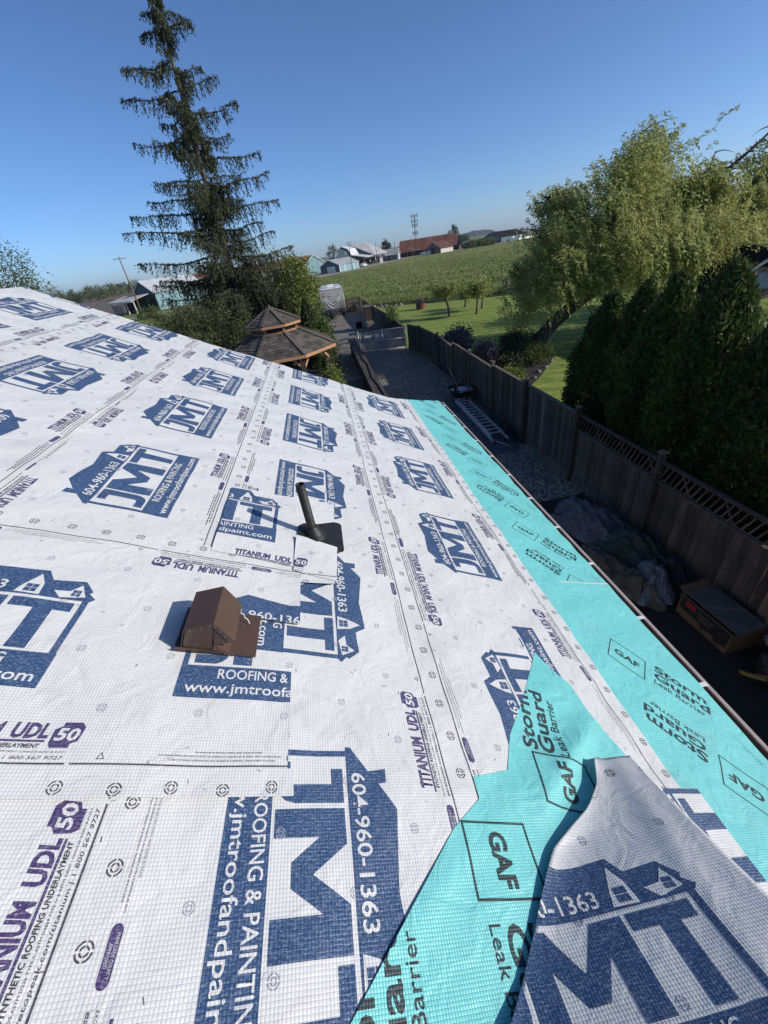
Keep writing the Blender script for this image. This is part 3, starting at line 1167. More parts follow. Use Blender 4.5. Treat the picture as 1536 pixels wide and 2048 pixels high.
# the long strips of underlayment, lowest first; each overlaps the one below
strips = [
    # (v at the edge the print is counted from, flipped, u0, bottom v, top v)
    (2.10, 0, 0.84, 2.10, 0.90),
    (-0.217, 1, 0.79, 0.983, -0.217),
    (-0.117, 0, 0.85, -0.117, -1.317),
    (-2.325, 1, 0.51, -1.19, -2.325),
    (-2.15, 0, 0.28, -2.15, -3.20),
]
for i, (ve, fl, u0, vb, vt) in enumerate(strips):
    if i == 0:
        polys = [[(vt, U0), (1.70, U0), (1.70, 6.55), (vt, rake_u(vt))], [(1.70, U0), (vb, U0), (vb, 6.86), (1.70, 6.55)]]
    else:
        polys = [[(vt, U0), (vb, U0), (vb, rake_u(vb)), (vt, rake_u(vt))]]
    z0 = 0.003 + 0.003 * i
    edge = vb

    def fnn(v, u, e=edge, i=i):
        return hdisp(v, u) + 0.0022 * np.exp(-(e - v) / 0.05) * (0.5 + 0.5 * np.sin(u * 5.1 + i)) * (v < e + 0.01)
    sh = sheet('underlayment_sheet', polys, 'white_sheet', ROOF, house, fnn, z0, 0.036)
    ks = range(-1, 6)
    if not fl:
        pcl = polys
        if i == 0:
            pcl = [[(vt, 1.83), (1.62, 1.83), (1.62, 6.545), (vt, rake_u(vt))], [(1.62, U0), (1.70, U0), (1.70, 6.55), (1.62, 6.545)], polys[1]]
        roll_cells(sh, lambda k: (ve, u0 - (0.04 if (i == 0 and k <= 0) else 0) + 1.18 * k), (0, 1), (-1, 0), range(-1, 6), fnn, z0, pcl, fine_ks=(-1, 0))
        if i == 0:
            # a second length laid over the near end of this strip
            sp_ = [[(vt, U0), (1.20, U0), (1.20, 1.83), (vt, 1.835)], [(1.20, U0), (1.62, U0), (1.62, 1.70), (1.20, 1.72)]]
            sh2 = sheet('underlayment_sheet', sp_, 'white_sheet', ROOF, house, fnn, z0 + 0.0016, 0.036)
            roll_cells(sh2, lambda k: (ve, 0.573 + 1.18 * k), (0, 1), (-1, 0), range(-1, 2), fnn, z0 + 0.0016, sp_, fine_ks=(0, 1))
    else:
        roll_cells(sh, lambda k: (ve, u0 + 1.18 * k), (0, -1), (1, 0), range(0, 6), fnn, z0, polys, fine_ks=(0, 1))
# ridge strip folded over the top
rs = MB()
for (d, z) in ((1, 0), (-1, 0)):
    rs.prism([Vector((RIDX, U0, RIDZ + .02)), Vector((RIDX, 6.22, RIDZ + .02)), Vector((RIDX + d * .12, 6.22, RIDZ + .02 - .12 * .51)), Vector((RIDX + d * .12, U0, RIDZ + .02 - .12 * .51))], (0, 0, -.004))
rs.build('ridge_strip', 'white_sheet', house)

# the strip run down the slope past the brown vent, cut to fit round it
pz = 0.0195
pv = [[(-3.2, 0.63), (0.305, 0.637), (0.300, 0.72), (-3.2, 0.72)], [(-3.2, 0.72), (0.281, 0.72), (0.278, 1.10), (-3.2, 1.10)],
      [(-3.2, 1.10), (0.118, 1.10), (0.120, 1.362), (-3.2, 1.362)], [(-3.2, 1.362), (0.311, 1.362), (0.305, 1.83), (-3.2, 1.83)]]


def pfn(v, u):
    return hdisp(v, u) + 0.004 * np.exp(-np.abs(u - 0.635) / 0.02) + 0.006 * np.exp(-np.maximum(0, 0.285 - v) / 0.02) * (0.5 + 0.5 * np.sin(u * 9))


cross = sheet('underlayment_sheet', pv, 'white_sheet', ROOF, house, pfn, pz, 0.04)
roll_cells(cross, lambda k: (-1.316 + 1.18 * k, 0.63), (1, 0), (0, 1), (-1, 0, 1), pfn, pz, pv, fine_ks=(0, 1))
# patch under the pipe flashing
p2 = [[(-0.17, 1.80), (0.307, 1.77), (0.307, 2.54), (-0.17, 2.49)], [(0.307, 1.66), (0.495, 1.67), (0.54, 2.58), (0.307, 2.54)]]
p2fn = lambda v, u: hdisp(v, u) + 0.003 * np.sin(u * 22) * np.sin(v * 9) * 0.5
patch = sheet('underlayment_patch', p2, 'white_sheet', ROOF, house, p2fn, 0.0245, 0.03)
roll_cells(patch, lambda k: (-0.625, 1.63), (1, 0), (0, 1), (0,), p2fn, 0.0245, p2, fine_ks=(0,))
roll_cells(patch, lambda k: (0.555, 1.63), (1, 0), (0, 1), (0,), p2fn, 0.0245, p2, fine_ks=(0,))
# small cut of sheet beside the vent carrying the rest of a logo
p3 = [[(0.80, 1.30), (1.13, 1.32), (1.13, 1.75), (0.80, 1.75)]]
# patch by the gable corner
p4 = [[(1.60, -1.2), (2.205, -1.2), (2.205, 0.660), (1.60, 0.668)]]
patch4 = sheet('underlayment_patch', p4, 'white_sheet', ROOF, house, hdisp, 0.006, 0.04)
roll_cells(patch4, lambda k: (2.72, -0.112), (0, 1), (-1, 0), (0,), hdisp, 0.006, p4, fine_ks=())

# valley membrane folded into the valley, its end cut ragged
VL = [(-1.3, -0.92), (0.165, 0.456), (0.535, 0.855), (0.628, 0.998), (0.702, 0.999), (0.731, 1.176), (0.878, 1.261), (1.058, 1.426), (1.376, 1.685)]
VR = [(-1.3, 0.05), (0.165, 1.18), (0.60, 1.62), (0.76, 1.87), (0.805, 1.88), (1.002, 1.813), (1.174, 1.802), (1.248, 1.747), (1.376, 1.690)]
us = sorted({round(a, 3) for a, _ in VL + VR})
il = lambda T, u: float(np.interp(u, [a for a, _ in T], [b for _, b in T]))
vpolys = []
for a, b in zip(us[:-1], us[1:]):
    vpolys.append([(il(VL, a + 1e-4), a), (il(VR, a + 1e-4), a), (il(VR, b - 1e-4), b), (il(VL, b - 1e-4), b)])
vys = sorted(set(np.round(np.concatenate([np.arange(-1.3, 1.376, 0.02), np.array(us)]), 3)))
val = ribbon('valley_membrane', vys, lambda u: il(VL, u), lambda u: il(VR, u), 'teal_sheet', ROOF, house, valley_n, 0.003, 44)
VG = Print()
VG.frame(-0.105, -0.130, 0.105, 0.130, 0.007)
VG.text('GAF', -0.075, -0.038, 0.078, 0.032, 1, 0, 0.035)
for pr, v, u, dn, rot, key in ((VG, 1.015, 0.448, 0, -3, 'vg'), (VG, 1.440, 0.678, 1, -14, 'vg'), (STORM, 1.475, 0.955, 1, -18, 'storm'),
                               (STORM, 0.565, 0.17, 1, 0, 'storm'), (STORM, 0.975, 0.13, 0, -2, 'storm'), (VG, 0.62, -0.35, 0, 0, 'vg')):
    c_, s_ = math.cos(rad(rot)), math.sin(rad(rot))
    if not dn:
        r_, u_ = (0 * c_ - (-1) * s_, 0 * s_ + (-1) * c_), (1 * c_, 1 * s_)
    else:
        r_, u_ = (-s_, c_), (-c_, -s_)
    stamp(pr, 'printed_lettering', ['teal_ink'], val, (v, u), r_, u_, valley_n, 0.0035, vpolys, key)

# underlayment on the gable plane, its loose edge lifting off the valley
WL = [(-2.2, -1.20), (-1.10, -0.20), (-0.68, 0.154), (-0.4893, 0.308), (-0.3288, 0.441), (-0.1908, 0.653), (-0.0943, 0.750), (0.0157, 0.810)]
yr = np.array([a for a, _ in WL])
xr = np.array([b for _, b in WL])
gp = []
for (a, xa), (b, xb) in zip(WL[:-1], WL[1:]):
    gp.append([(xa, a), (0.966 + (0.012 if a < -0.3 else 0), a), (0.966 + (0.012 if a < -0.3 else 0), b), (xb, b)])


def gfn(x, y):
    d = np.maximum(0, x - np.interp(y, yr, xr))
    h = hdisp(x, y) * 0.35
    return h + (0.030 + 0.012 * np.sin(y * 13)) * np.exp(-(d / 0.055)) + 0.006 * np.exp(-((x - 0.90 - 0.15 * y) / 0.05) ** 2)


gs = ribbon('underlayment_sheet', list(np.arange(-2.2, 0.0158, 0.025)) + [0.0157], lambda y: float(np.interp(y, yr, xr)), lambda y: 0.972 + 0.006 * math.sin(y * 7), 'white_sheet', GABLE, house, gfn, 0.004, 48, thick=0.0012)
roll_cells(gs, lambda k: (0.02 + 1.18 * k, -1.23), (1, 0), (0, 1), (-1, 0), gfn, 0.004, gp, fine_ks=(0, -1))

# staples
sp = MB()
rs_ = random.Random(5)
for _ in range(260):
    v, u = rs_.uniform(-1.2, 2.0), rs_.uniform(0.1, 4.2)
    if nB(v, u) > -0.02 and u < 0.8:
        continue
    a = rs_.uniform(0, math.pi)
    n = 0.0075 + float(hdisp(v, u)) + (0.014 if (v < 0.28 and 0.64 < u < 1.83) else 0.0) + (0.004 if v < -0.12 else 0)
    d = rD * math.cos(a) + rY * math.sin(a)
    p = RP(v, u, n)
    sp.bar(p - d * 0.006, p + d * 0.006, 0.0013, 0.0015, rN)
sto = sp.build('staples', 'screw_steel', house)
sto['kind'] = 'stuff'

# ------------------------------------------------------------------ brown roof vent
vt = thing('roof_vent', 'brown folded metal exhaust vent hood standing on the white underlayment', 'roof vent', RP(-0.025, 1.25, 0.02))
zb = 0.036
b = MB()
b.prism([RP(-0.180, 1.137, zb), RP(0.128, 1.137, zb), RP(0.128, 1.362, zb), RP(-0.180, 1.362, zb)], rN * 0.003)
b.prism([RP(-0.180, 1.1365, zb + .003), RP(0.045, 1.1365, zb + .003), RP(0.045, 1.1365, zb + .014), RP(-0.180, 1.1365, zb + .018)], rY * 0.002)
b.build('base_flange', 'brown_metal', vt)
prof = [(-0.157, 0.03), (-0.157, 0.146), (-0.055, 0.200), (0.035, 0.112), (0.028, 0.106), (-0.040, 0.078), (-0.038, 0.072), (0.041, 0.030)]
ua, ub = 1.142, 1.345
hood = MB()
th_ = 0.003
# shell: back, upper slope, front slope
for (p, q_) in ((0, 1), (1, 2), (2, 3)):
    a0, b0 = prof[p], prof[q_]
    d = Vector((b0[0] - a0[0], b0[1] - a0[1])).normalized()
    nn = Vector((-d.y, d.x)) * -th_
    hood.prism([RP(a0[0], ua - .002, a0[1]), RP(b0[0], ua - .002, b0[1]), RP(b0[0] + nn.x, ua - .002, b0[1] + nn.y), RP(a0[0] + nn.x, ua - .002, a0[1] + nn.y)], rY * (ub - ua + .004))
hood.prism([RP(-0.157, ua, 0.028), RP(-0.150, ua, 0.028), RP(-0.150, ua, 0.14), RP(-0.157, ua, 0.14)], rY * (ub - ua))
hood.build('hood', 'brown_metal', vt)
for uu in (ua, ub - 0.003):
    c = MB()
    c.prism([RP(x, uu, z) for x, z in ((-0.155, 0.030), (-0.155, 0.145), (-0.055, 0.198), (-0.045, 0.060), (-0.045, 0.030))], rY * 0.003)
    c.prism([RP(x, uu + .0005, z) for x, z in ((-0.055, 0.198), (0.033, 0.111), (-0.040, 0.076))], rY * 0.003)
    c.prism([RP(x, uu + .0005, z) for x, z in ((-0.045, 0.074), (0.041, 0.031), (-0.045, 0.031))], rY * 0.003)
    c.build('side_panel', 'brown_metal', vt)
fl = MB()
fl.prism([RP(0.041, ua, 0.030), RP(-0.038, ua, 0.075), RP(-0.040, ua, 0.072), RP(0.037, ua, 0.029)], rY * (ub - ua))
fl.build('outlet_lip', 'brown_metal', vt)
fk = MB()
fk.box(RP(-0.054, (ua + ub) / 2, 0.07), (0.02, 0.18, 0.06))
fk.build('duct_throat', 'barn_dark', vt)
ed = MB()
for (a0, b0) in (((-0.055, 0.198), (0.033, 0.1105)), ((-0.040, 0.072), (0.040, 0.0305))):
    dv = Vector((b0[0] - a0[0], b0[1] - a0[1]))
    nn = Vector((-dv.y, dv.x)).normalized() * -0.016
    ed.prism([RP(a0[0], ua - .001, a0[1]), RP(b0[0], ua - .001, b0[1]), RP(b0[0] + nn.x * .6 - .008, ua - .001, b0[1] + nn.y * .6), RP(a0[0] + nn.x, ua - .001, a0[1] + nn.y)] if dv.y > -0.05 else
             [RP(a0[0], ua - .001, a0[1]), RP(b0[0], ua - .001, b0[1]), RP(b0[0] - .014, ua - .001, b0[1] - .004), RP(a0[0] - .002, ua - .001, a0[1] - .018)], rY * -0.0025)
ed.build('folded_seam', 'brown_metal', vt)
for (x, z) in ((-0.134, 0.150), (-0.098, 0.169), (-0.066, 0.186), (-0.048, 0.186), (-0.030, 0.162), (-0.006, 0.138), (0.012, 0.120), (-0.034, 0.064), (-0.012, 0.053), (0.008, 0.043), (0.026, 0.034)):
    s = MB()
    s.box(RP(x, ua - 0.0055, z), (0.004, 0.003, 0.004))
    s.build('rivet', 'screw_steel', vt)
for (x, u) in ((0.06, 1.30), (0.085, 1.155), (0.11, 1.345)):
    s = MB()
    s.box(RP(x, u, zb + .005), (0.006, 0.006, 0.004))
    s.build('rivet', 'screw_steel', vt)
wire = MB()
wire.tube([RP(0.036, 1.315, 0.09), RP(0.050, 1.318, 0.082), RP(0.058, 1.308, 0.072), RP(0.070, 1.312, 0.062), RP(0.082, 1.300, 0.050)], 0.0022, 6)
wire.build('loose_cord', 'white_metal', vt)

# ------------------------------------------------------------------ plumbing pipe and its flashing
pp = Vector((-0.305, 2.10, 0))
pv_ = (pp.x + HC * math.sin(PITCH)) / math.cos(PITCH)
pb = RP(pv_, 2.10, 0.0)
pz0 = (rO + rD * pv_ + rY * 2.1).z
pipe = thing('plumbing_vent_pipe', 'black plastic plumbing vent pipe rising out of a black roof boot', 'vent pipe', pb)
m = MB()
prof = [(0.0272, -0.05), (0.0272, 0.405), (0.0232, 0.405), (0.0232, 0.02), (0.0, 0.02)]
m.lathe(prof, pb, 28)
m.build('pipe', 'black_pipe', pipe, True)
boot = MB()
rb = [(pv_ - .118, 2.045), (pv_ - .118, 2.155), (pv_ - .085, 2.20), (pv_ - .02, 2.205), (pv_ + 0.12, 2.285), (pv_ + .155, 2.285), (pv_ + .172, 2.265), (pv_ + .172, 1.985), (pv_ + .158, 1.965), (pv_ + .12, 1.965), (pv_ - .03, 2.02)]
boot.prism([RP(v, u, 0.034) for v, u in rb], rN * 0.007)
bo = boot.build('flashing_base', 'black_plastic', pipe, bevel=0.002)
cone = MB()
up = Matrix.Identity(3)
prof = [(0.084, -0.05), (0.078, 0.0), (0.073, 0.022), (0.062, 0.040), (0.0615, 0.047), (0.055, 0.049), (0.0545, 0.058), (0.048, 0.060), (0.0475, 0.069), (0.041, 0.071), (0.0405, 0.080), (0.034, 0.082), (0.0335, 0.091), (0.0285, 0.093), (0.028, 0.08)]
cone.lathe(prof, pb + Vector((0.0, 0, 0.012)), 28)
cone.build('rubber_boot', 'black_plastic', pipe, True)
# flap of underlayment over the lower side of the boot
ffn = lambda v, u: hdisp(v, u) + 0.021 * np.exp(-np.maximum(0, 2.03 - u) / 0.06) + 0.010 * np.clip((v - 0.28) / 0.1, 0, 1) * np.clip((u - 1.75) / 0.2, 0, 1)
fpoly = [[(0.265, 1.74), (0.505, 1.69), (0.520, 1.985), (0.40, 2.005)], [(0.265, 1.74), (0.40, 2.005), (0.33, 2.022), (0.268, 2.045)]]
flap = sheet('underlayment_patch', fpoly, 'white_sheet', ROOF, house, ffn, 0.0285, 0.02)
roll_cells(flap, lambda k: (0.555, 1.63), (1, 0), (0, 1), (0,), ffn, 0.0285, fpoly, fine_ks=(0,))
roll_cells(flap, lambda k: (-0.625, 1.63), (1, 0), (0, 1), (0,), ffn, 0.0285, fpoly, fine_ks=(0,))

# ================================================================== the ground
struct('ground', [(-5000, -3000), (5000, -3000), (5000, 7000), (-5000, 7000)], 0.0, 'field_grass')
struct('lawn', [(5.36, -20), (5.36, 16), (5.58, 21), (5.0, 26.5), (5.05, 33), (4.8, 51.5), (7.2, 49.6), (12.0, 47.2), (14.2, 45.6), (18.8, 43.0), (24, 42.0), (34, 39.0), (60, 34), (60, -20)], 0.004, 'lawn_grass')
struct('gravel_yard', [(-9, -6), (5.34, -6), (5.34, 16), (5.56, 21), (5.0, 26.5), (5.05, 33), (4.8, 49.8), (-8, 52), (-14, 30)], 0.008, 'gravel')
struct('asphalt_apron', [(1.3, -6), (5.30, -6), (5.30, 7.42), (1.3, 7.38)], 0.012, 'asphalt')
struct('farm_track', [(-40, 98), (-20, 108), (0, 160), (6, 168), (30, 203), (52, 248), (60, 240), (140, 268), (140, 272), (62, 244.5), (50, 253), (27, 210), (3, 173), (-3, 165), (-24, 112), (-42, 102)], 0.010, 'track')
struct('farm_yard', [(3, 172), (28, 209), (50, 254), (58, 246), (110, 256), (110, 330), (10, 330), (-14, 220)], 0.006, 'track')
struct('ploughed_field', [(-54, 128), (-44, 139), (-30, 215), (-60, 420), (-330, 560), (-420, 470), (-130, 130)], 0.006, 'ploughed')
struct('planting_bed', [(5.5, 15.0), (7.6, 15.2), (8.6, 16.2), (9.4, 17.2), (10.2, 18.2), (10.8, 19.2), (11.0, 20.2), (10.4, 21.1), (9.0, 21.2), (7.6, 21.4), (6.6, 22.2), (5.8, 22.6), (5.4, 22.0)], 0.010, 'soil')
struct('hedge_bed', [(5.5, -6), (8.4, -6), (8.2, 10.6), (5.5, 11.4)], 0.010, 'soil')
struct('field_margin', [(4.4, 51.4), (7.2, 49.6), (12.0, 47.2), (14.2, 45.6), (18.8, 43.0), (24, 42.0), (24, 42.6), (19, 43.8), (14.5, 46.5), (12.3, 48.1), (7.5, 50.5), (4.6, 52.3)], 0.012, 'soil')

# distant rise with woods
HX0, HDX = 598.0, 2.25
hm = MB()
pts = []
nx = 60
for i in range(nx + 1):
    x = HX0 + i * HDX
    t = i / nx
    hgt = 21 * (math.sin(math.pi * min(1, t * 1.02)) ** 0.6) * (0.72 + 0.28 * t) + random.uniform(-2.5, 2.5)
    pts.append((x, max(3, hgt)))
row = []
for x, hgt in pts:
    for (dy, k) in ((0, 0), (60, 0.8), (130, 1.0), (300, 0.6), (400, 0)):
        row.append((x, 1750 + dy - (x - 598) * .25, hgt * k + (random.uniform(-2, 2) if k else 0)))
fsx = []
for i in range(nx):
    for j in range(4):
        a = i * 5 + j
        fsx.append((a, a + 5, a + 6, a + 1))
hm.add(row, fsx)
ho = hm.build('wooded_hill', 'hill_forest', None, True)
ho['kind'] = 'structure'
# low dark line of woods all along the horizon
hz = MB()
row, fsx = [], []
n = 150
for i in range(n + 1):
    a = rad(-60 + 120 * i / n)
    r = 2600
    hgt = 9 + 7 * math.sin(i * .37) * math.sin(i * .11) + random.uniform(-2, 3)
    row += [(math.sin(a) * r, math.cos(a) * r, 0), (math.sin(a) * r, math.cos(a) * r, max(2, hgt)), (math.sin(a) * (r + 60), math.cos(a) * (r + 60), 0)]
for i in range(n):
    for j in range(2):
        k = i * 3 + j
        fsx.append((k, k + 3, k + 4, k + 1))
hz.add(row, fsx)
o = hz.build('far_woodland', 'hill_forest', None, False)
tag(o, 'low dark line of far woodland along the horizon', 'woodland', kind='stuff')

# tall grass of the field edge and the paddock (nobody could count it)
def grass(name, label, C, h, w, m, lean=0.35):
    n_ = len(C)
    A = np.zeros((n_, 3))
    A[:, 2] = 1
    A = unit(A + RNG.normal(size=(n_, 3)) * lean)
    hh = h * RNG.uniform(.5, 1.3, n_)
    C = C.copy()
    C[:, 2] += hh * 0.42
    Bv = unit(np.cross(A, rand_dirs(n_)))
    me = leaf_mesh(name, C, A, Bv, hh / 2, w * RNG.uniform(.6, 1.4, n_) / 2, m)
    o = link(bpy.data.objects.new(name, me))
    tag(o, label, 'grass', kind='stuff')
    return o


def edge_y(x):
    return np.interp(x, [4.4, 7.2, 12.0, 14.2, 18.8, 24, 34, 60], [52.4, 50.6, 48.2, 46.6, 44.0, 43.0, 40, 35])


n_ = 26000
x = RNG.uniform(2, 46, n_)
y = edge_y(x) + np.abs(RNG.normal(size=n_)) * 3.2 + 0.2
cl = np.sin(x * 1.9 + np.sin(y * 1.1) * 2) + np.sin(y * 2.3 + x * .7)
k = RNG.random(n_) < (0.55 + 0.25 * cl)
grass('tall_grass', 'tall green grass growing along the edge of the field behind the lawn', np.stack([x, y, np.zeros(n_)], 1)[k], 0.55, 0.07, 'grass_blade')
n_ = 52000
rr = RNG.random(n_) ** 1.6
y = 53 + rr * 110
x = RNG.uniform(-0.03, 1.0, n_) * (y * 0.62 + 6) + 1.0
cl = np.sin(x * .55 + np.sin(y * .31) * 3) + np.sin(y * .47 + x * .23)
k = RNG.random(n_) < (0.5 + 0.28 * cl)
sc = 0.30 + y / 260
P_ = np.stack([x, y, np.zeros(n_)], 1)[k]
grass('meadow_tufts', 'rough green tufts spread over the open field', P_, 0.42, 0.13, 'grass_blade', 0.5)
n_ = 900
x = RNG.normal(21.8, 1.0, n_)
y = 43.6 + RNG.random(n_) * 1.5
grass('dry_reeds', 'clump of dry straw coloured reeds at the far edge of the lawn', np.stack([x, y, np.zeros(n_)], 1), 1.15, 0.045, 'dry_grass', 0.18)

# ================================================================== fences
def fence(name, label, nodes, height, lattice_until=None, pale=False, posts=None, facing=-1, boardmat='fence_wood', cap=True):
    """upright boards nailed between posts; nodes are (x, y) corners"""
    F = thing(name, label, 'fence', (nodes[0][0], nodes[0][1], 0))
    bd = MB()
    bd.box((0, 0, 0.5), (0.018, 0.138, 1.0))
    bme = bd.mesh('board', boardmat)
    bd2 = MB()
    bd2.box((0, 0, 0.5), (0.018, 0.132, 1.0))
    bme2 = bd2.mesh('board', 'fence_wood_pale')
    r = random.Random(hash(name) % 1000)
    r = random.Random(len(label))
    for (a, b) in zip(nodes[:-1], nodes[1:]):
        A, B = Vector((*a, 0)), Vector((*b, 0))
        d = B - A
        L = d.length
        d.normalize()
        ang = math.atan2(d.y, d.x) - math.pi / 2
        nrm = Vector((-d.y, d.x, 0)) * (1 if facing < 0 else -1)
        n = max(1, round(L / 0.143))
        for i in range(n):
            p = A + d * ((i + .5) * L / n)
            hh = height
            if lattice_until is not None and p.y < lattice_until:
                hh = height - 0.36
            hh += r.uniform(-.006, .006)
            q_ = Matrix.Rotation(ang + r.uniform(-.02, .02), 4, 'Z') @ Matrix.Rotation(r.uniform(-.004, .004), 4, 'X')
            inst('board', bme2 if (r.random() < 0.035) else bme, F, p + nrm * r.uniform(-.003, .003) + Vector((0, 0, .05)), q_, (1, 1, hh - 0.05))
        # rails
        for z in (0.35, height - 0.42):
            m = MB()
            m.bar(A - nrm * 0.035 + Vector((0, 0, z)), B - nrm * 0.035 + Vector((0, 0, z)), 0.04, 0.09)
            m.build('rail', boardmat, F)
        m = MB()
        m.bar(A + nrm * 0.022 + Vector((0, 0, .11)), B + nrm * 0.022 + Vector((0, 0, .11)), 0.035, 0.20)
        m.build('kick_board', boardmat, F)
        if cap:
            y0 = lattice_until if lattice_until is not None else A.y
            s0 = A if lattice_until is None else A + d * ((lattice_until - A.y) / d.y)
            m = MB()
            m.bar(s0 + Vector((0, 0, height + .012)), B + Vector((0, 0, height + .012)), 0.10, 0.03)
            m.build('cap_rail', 'fence_wood_pale', F)
            if lattice_until is not None:
                for z, w in ((height - .345, .085), (height + .012, 0.07)):
                    m = MB()
                    m.bar(A + nrm * .01 + Vector((0, 0, z)), s0 + nrm * .01 + Vector((0, 0, z)), w, 0.035)
                    m.build('lattice_rail', 'fence_wood', F)
                sl = MB()
                sl.box((0, 0, 0), (0.010, 0.026, 0.42))
                sme = sl.mesh('lattice_slat', 'fence_wood')
                t = 0.05
                LL = (s0 - A).length
                while t < LL:
                    p = A + d * t + Vector((0, 0, height - .165))
                    inst('lattice_slat', sme, F, p, Matrix.Rotation(ang, 4, 'Z') @ Matrix.Rotation(rad(24), 4, 'X'))
                    t += 0.115
                    if int(t / 0.115) % 7 == 0:
                        inst('lattice_slat', sme, F, p - nrm * .011, Matrix.Rotation(ang, 4, 'Z') @ Matrix.Rotation(rad(-38), 4, 'X'))
    for (px, py, ph) in (posts or []):
        m = MB()
        m.box((px, py, ph / 2), (0.09, 0.09, ph))
        po = m.build('post', boardmat, F)
        m = MB()
        m.box((px, py, ph + .012), (0.125, 0.125, 0.024))
        m.box((px, py, ph + .034), (0.075, 0.075, 0.024))
        m.build('post_cap', 'fence_wood_pale', po)
    return F


ys = [-2.1, 0.45, 3.0, 5.52, 8.08, 10.68, 13.12]
fence('board_fence', 'long weathered brown board fence with capped posts and a lattice top nearest the camera', [(5.36, -2.2), (5.36, 13.1)], 1.70, lattice_until=8.08,
      posts=[(5.30, y, 1.84 if y > 8.2 else 1.90) for y in ys])
fence('board_fence', 'weathered board fence beside the wheelbarrow, between two capped posts', [(5.36, 13.1), (5.46, 17.9)], 1.60, None, posts=[(5.34, 15.6, 1.76)])
fence('board_fence', 'weathered board fence curving in to the chain link gate by the purple shrub', [(5.46, 17.9), (5.60, 21.0), (5.45, 24.4), (5.06, 26.2)], 1.42, None, posts=[(5.40, 17.95, 1.62), (5.54, 21.0, 1.58), (5.38, 24.4, 1.5)])
fence('board_fence', 'grey board fence running past the chain link gate towards the trailer', [(5.0, 26.9), (5.08, 33.0), (4.85, 41.0), (4.8, 49.6)], 1.20, None, posts=[(5.0, 33.0, 1.28), (4.78, 41.0, 1.28)], cap=True)
fence('board_fence', 'short pale board fence closing the yard behind the trailer', [(4.75, 49.8), (-1.0, 50.4)], 1.35, None, posts=[(4.6, 49.8, 1.42), (3.2, 49.95, 1.42)], facing=1, boardmat='fence_wood_pale')

# low timber wall with a cable on its top
tw = thing('timber_wall', 'low wide topped timber wall with a black cable lying along its top', 'wall', (1.6, 14, 0))
m = MB()
m.box((1.62, 20.4, 0.49), (0.30, 13.2, 0.98))
m.build('wall_core', 'wall_timber', tw)
for i in range(5):
    m = MB()
    m.box((1.60, 15.2 + i * 2.62, 1.0), (0.44, 2.60, 0.05))
    m.build('coping_board', 'wall_timber', tw)
for i in range(6):
    m = MB()
    m.box((1.455, 14.4 + i * 2.4, 0.48), (0.04, 0.09, 0.94))
    m.build('batten', 'wall_timber', tw)
m = MB()
m.tube([(1.66 + 0.07 * math.sin(i * .9) * (1 if i % 2 else .4), 13.9 + i * .6, 1.045) for i in range(20)], 0.022, 6)
cb = m.build('cable', 'cable', None, True)
tag(cb, 'black cable lying along the top of the low timber wall', 'cable')
lw = MB()
lw.box((0.2, 19.3, 0.28), (2.4, 0.25, 0.56))
lw.box((0.2, 17.2, 0.16), (2.4, 0.2, 0.32))
o = lw.build('garden_wall', 'concrete', None, bevel=0.02)
tag(o, 'low dark concrete garden wall beside the timber wall', 'wall')

# chain link gate
G_ = thing('chain_link_gate', 'galvanised chain link gate across the gravel alley', 'gate', (2.0, 27, 0))
ga, gb = Vector((2.06, 27.0, 0)), Vector((4.98, 26.45, 0))
gd_ = (gb - ga).normalized()
for (t0, nm) in ((0.0, 'gate_post'), (1.0, 'gate_post')):
    m = MB()
    p = ga + (gb - ga) * t0
    m.tube([p, p + Vector((0, 0, 1.38))], 0.032, 10)
    m.build(nm, 'galvanised', G_, True)
for z in (0.10, 0.66, 1.26):
    m = MB()
    m.tube([ga + gd_ * 0.12 + Vector((0, 0, z)), gb - gd_ * .1 + Vector((0, 0, z))], 0.021, 8)
    m.build('gate_rail', 'galvanised', G_, True)
for t in (0.12, 1.5, 2.86):
    m = MB()
    p = ga + gd_ * t
    m.tube([p + Vector((0, 0, .10)), p + Vector((0, 0, 1.26))], 0.021, 8)
    m.build('gate_upright', 'galvanised', G_, True)
m = MB()
L_ = 2.74
s = 0.075
i = -18
while i * s < L_:
    for sg in (1, -1):
        x0 = i * s
        a0, a1 = x0, x0 + 1.14
        z0_, z1_ = (.11, 1.25) if sg > 0 else (1.25, .11)
        ta, tb = max(0, a0), min(L_, a1)
        if tb > ta:
            za = z0_ + (z1_ - z0_) * (ta - a0) / 1.14
            zb_ = z0_ + (z1_ - z0_) * (tb - a0) / 1.14
            m.bar(ga + gd_ * (.12 + ta) + Vector((0, 0, za)), ga + gd_ * (.12 + tb) + Vector((0, 0, zb_)), 0.012, 0.012)
    i += 1
o = m.build('chain_link_mesh', 'galvanised', G_)
o['kind'] = 'stuff'
m = MB()
m.box(ga + gd_ * 0.62 + Vector((0, -.03, 0.98)), (0.62, 0.02, 0.20))
o = m.build('gate_sign', 'sign_wood', G_)
m = MB()
m.box(ga + gd_ * 0.62 + Vector((0, -.045, 0.98)), (0.50, 0.008, 0.12))
m.build('sign_panel', 'stucco_pale', o)
m = MB()
m.box(ga + gd_ * 1.15 + Vector((0, -.03, 0.98)), (0.26, 0.012, 0.2))
m.build('reflector_plate', 'aluminium', G_)
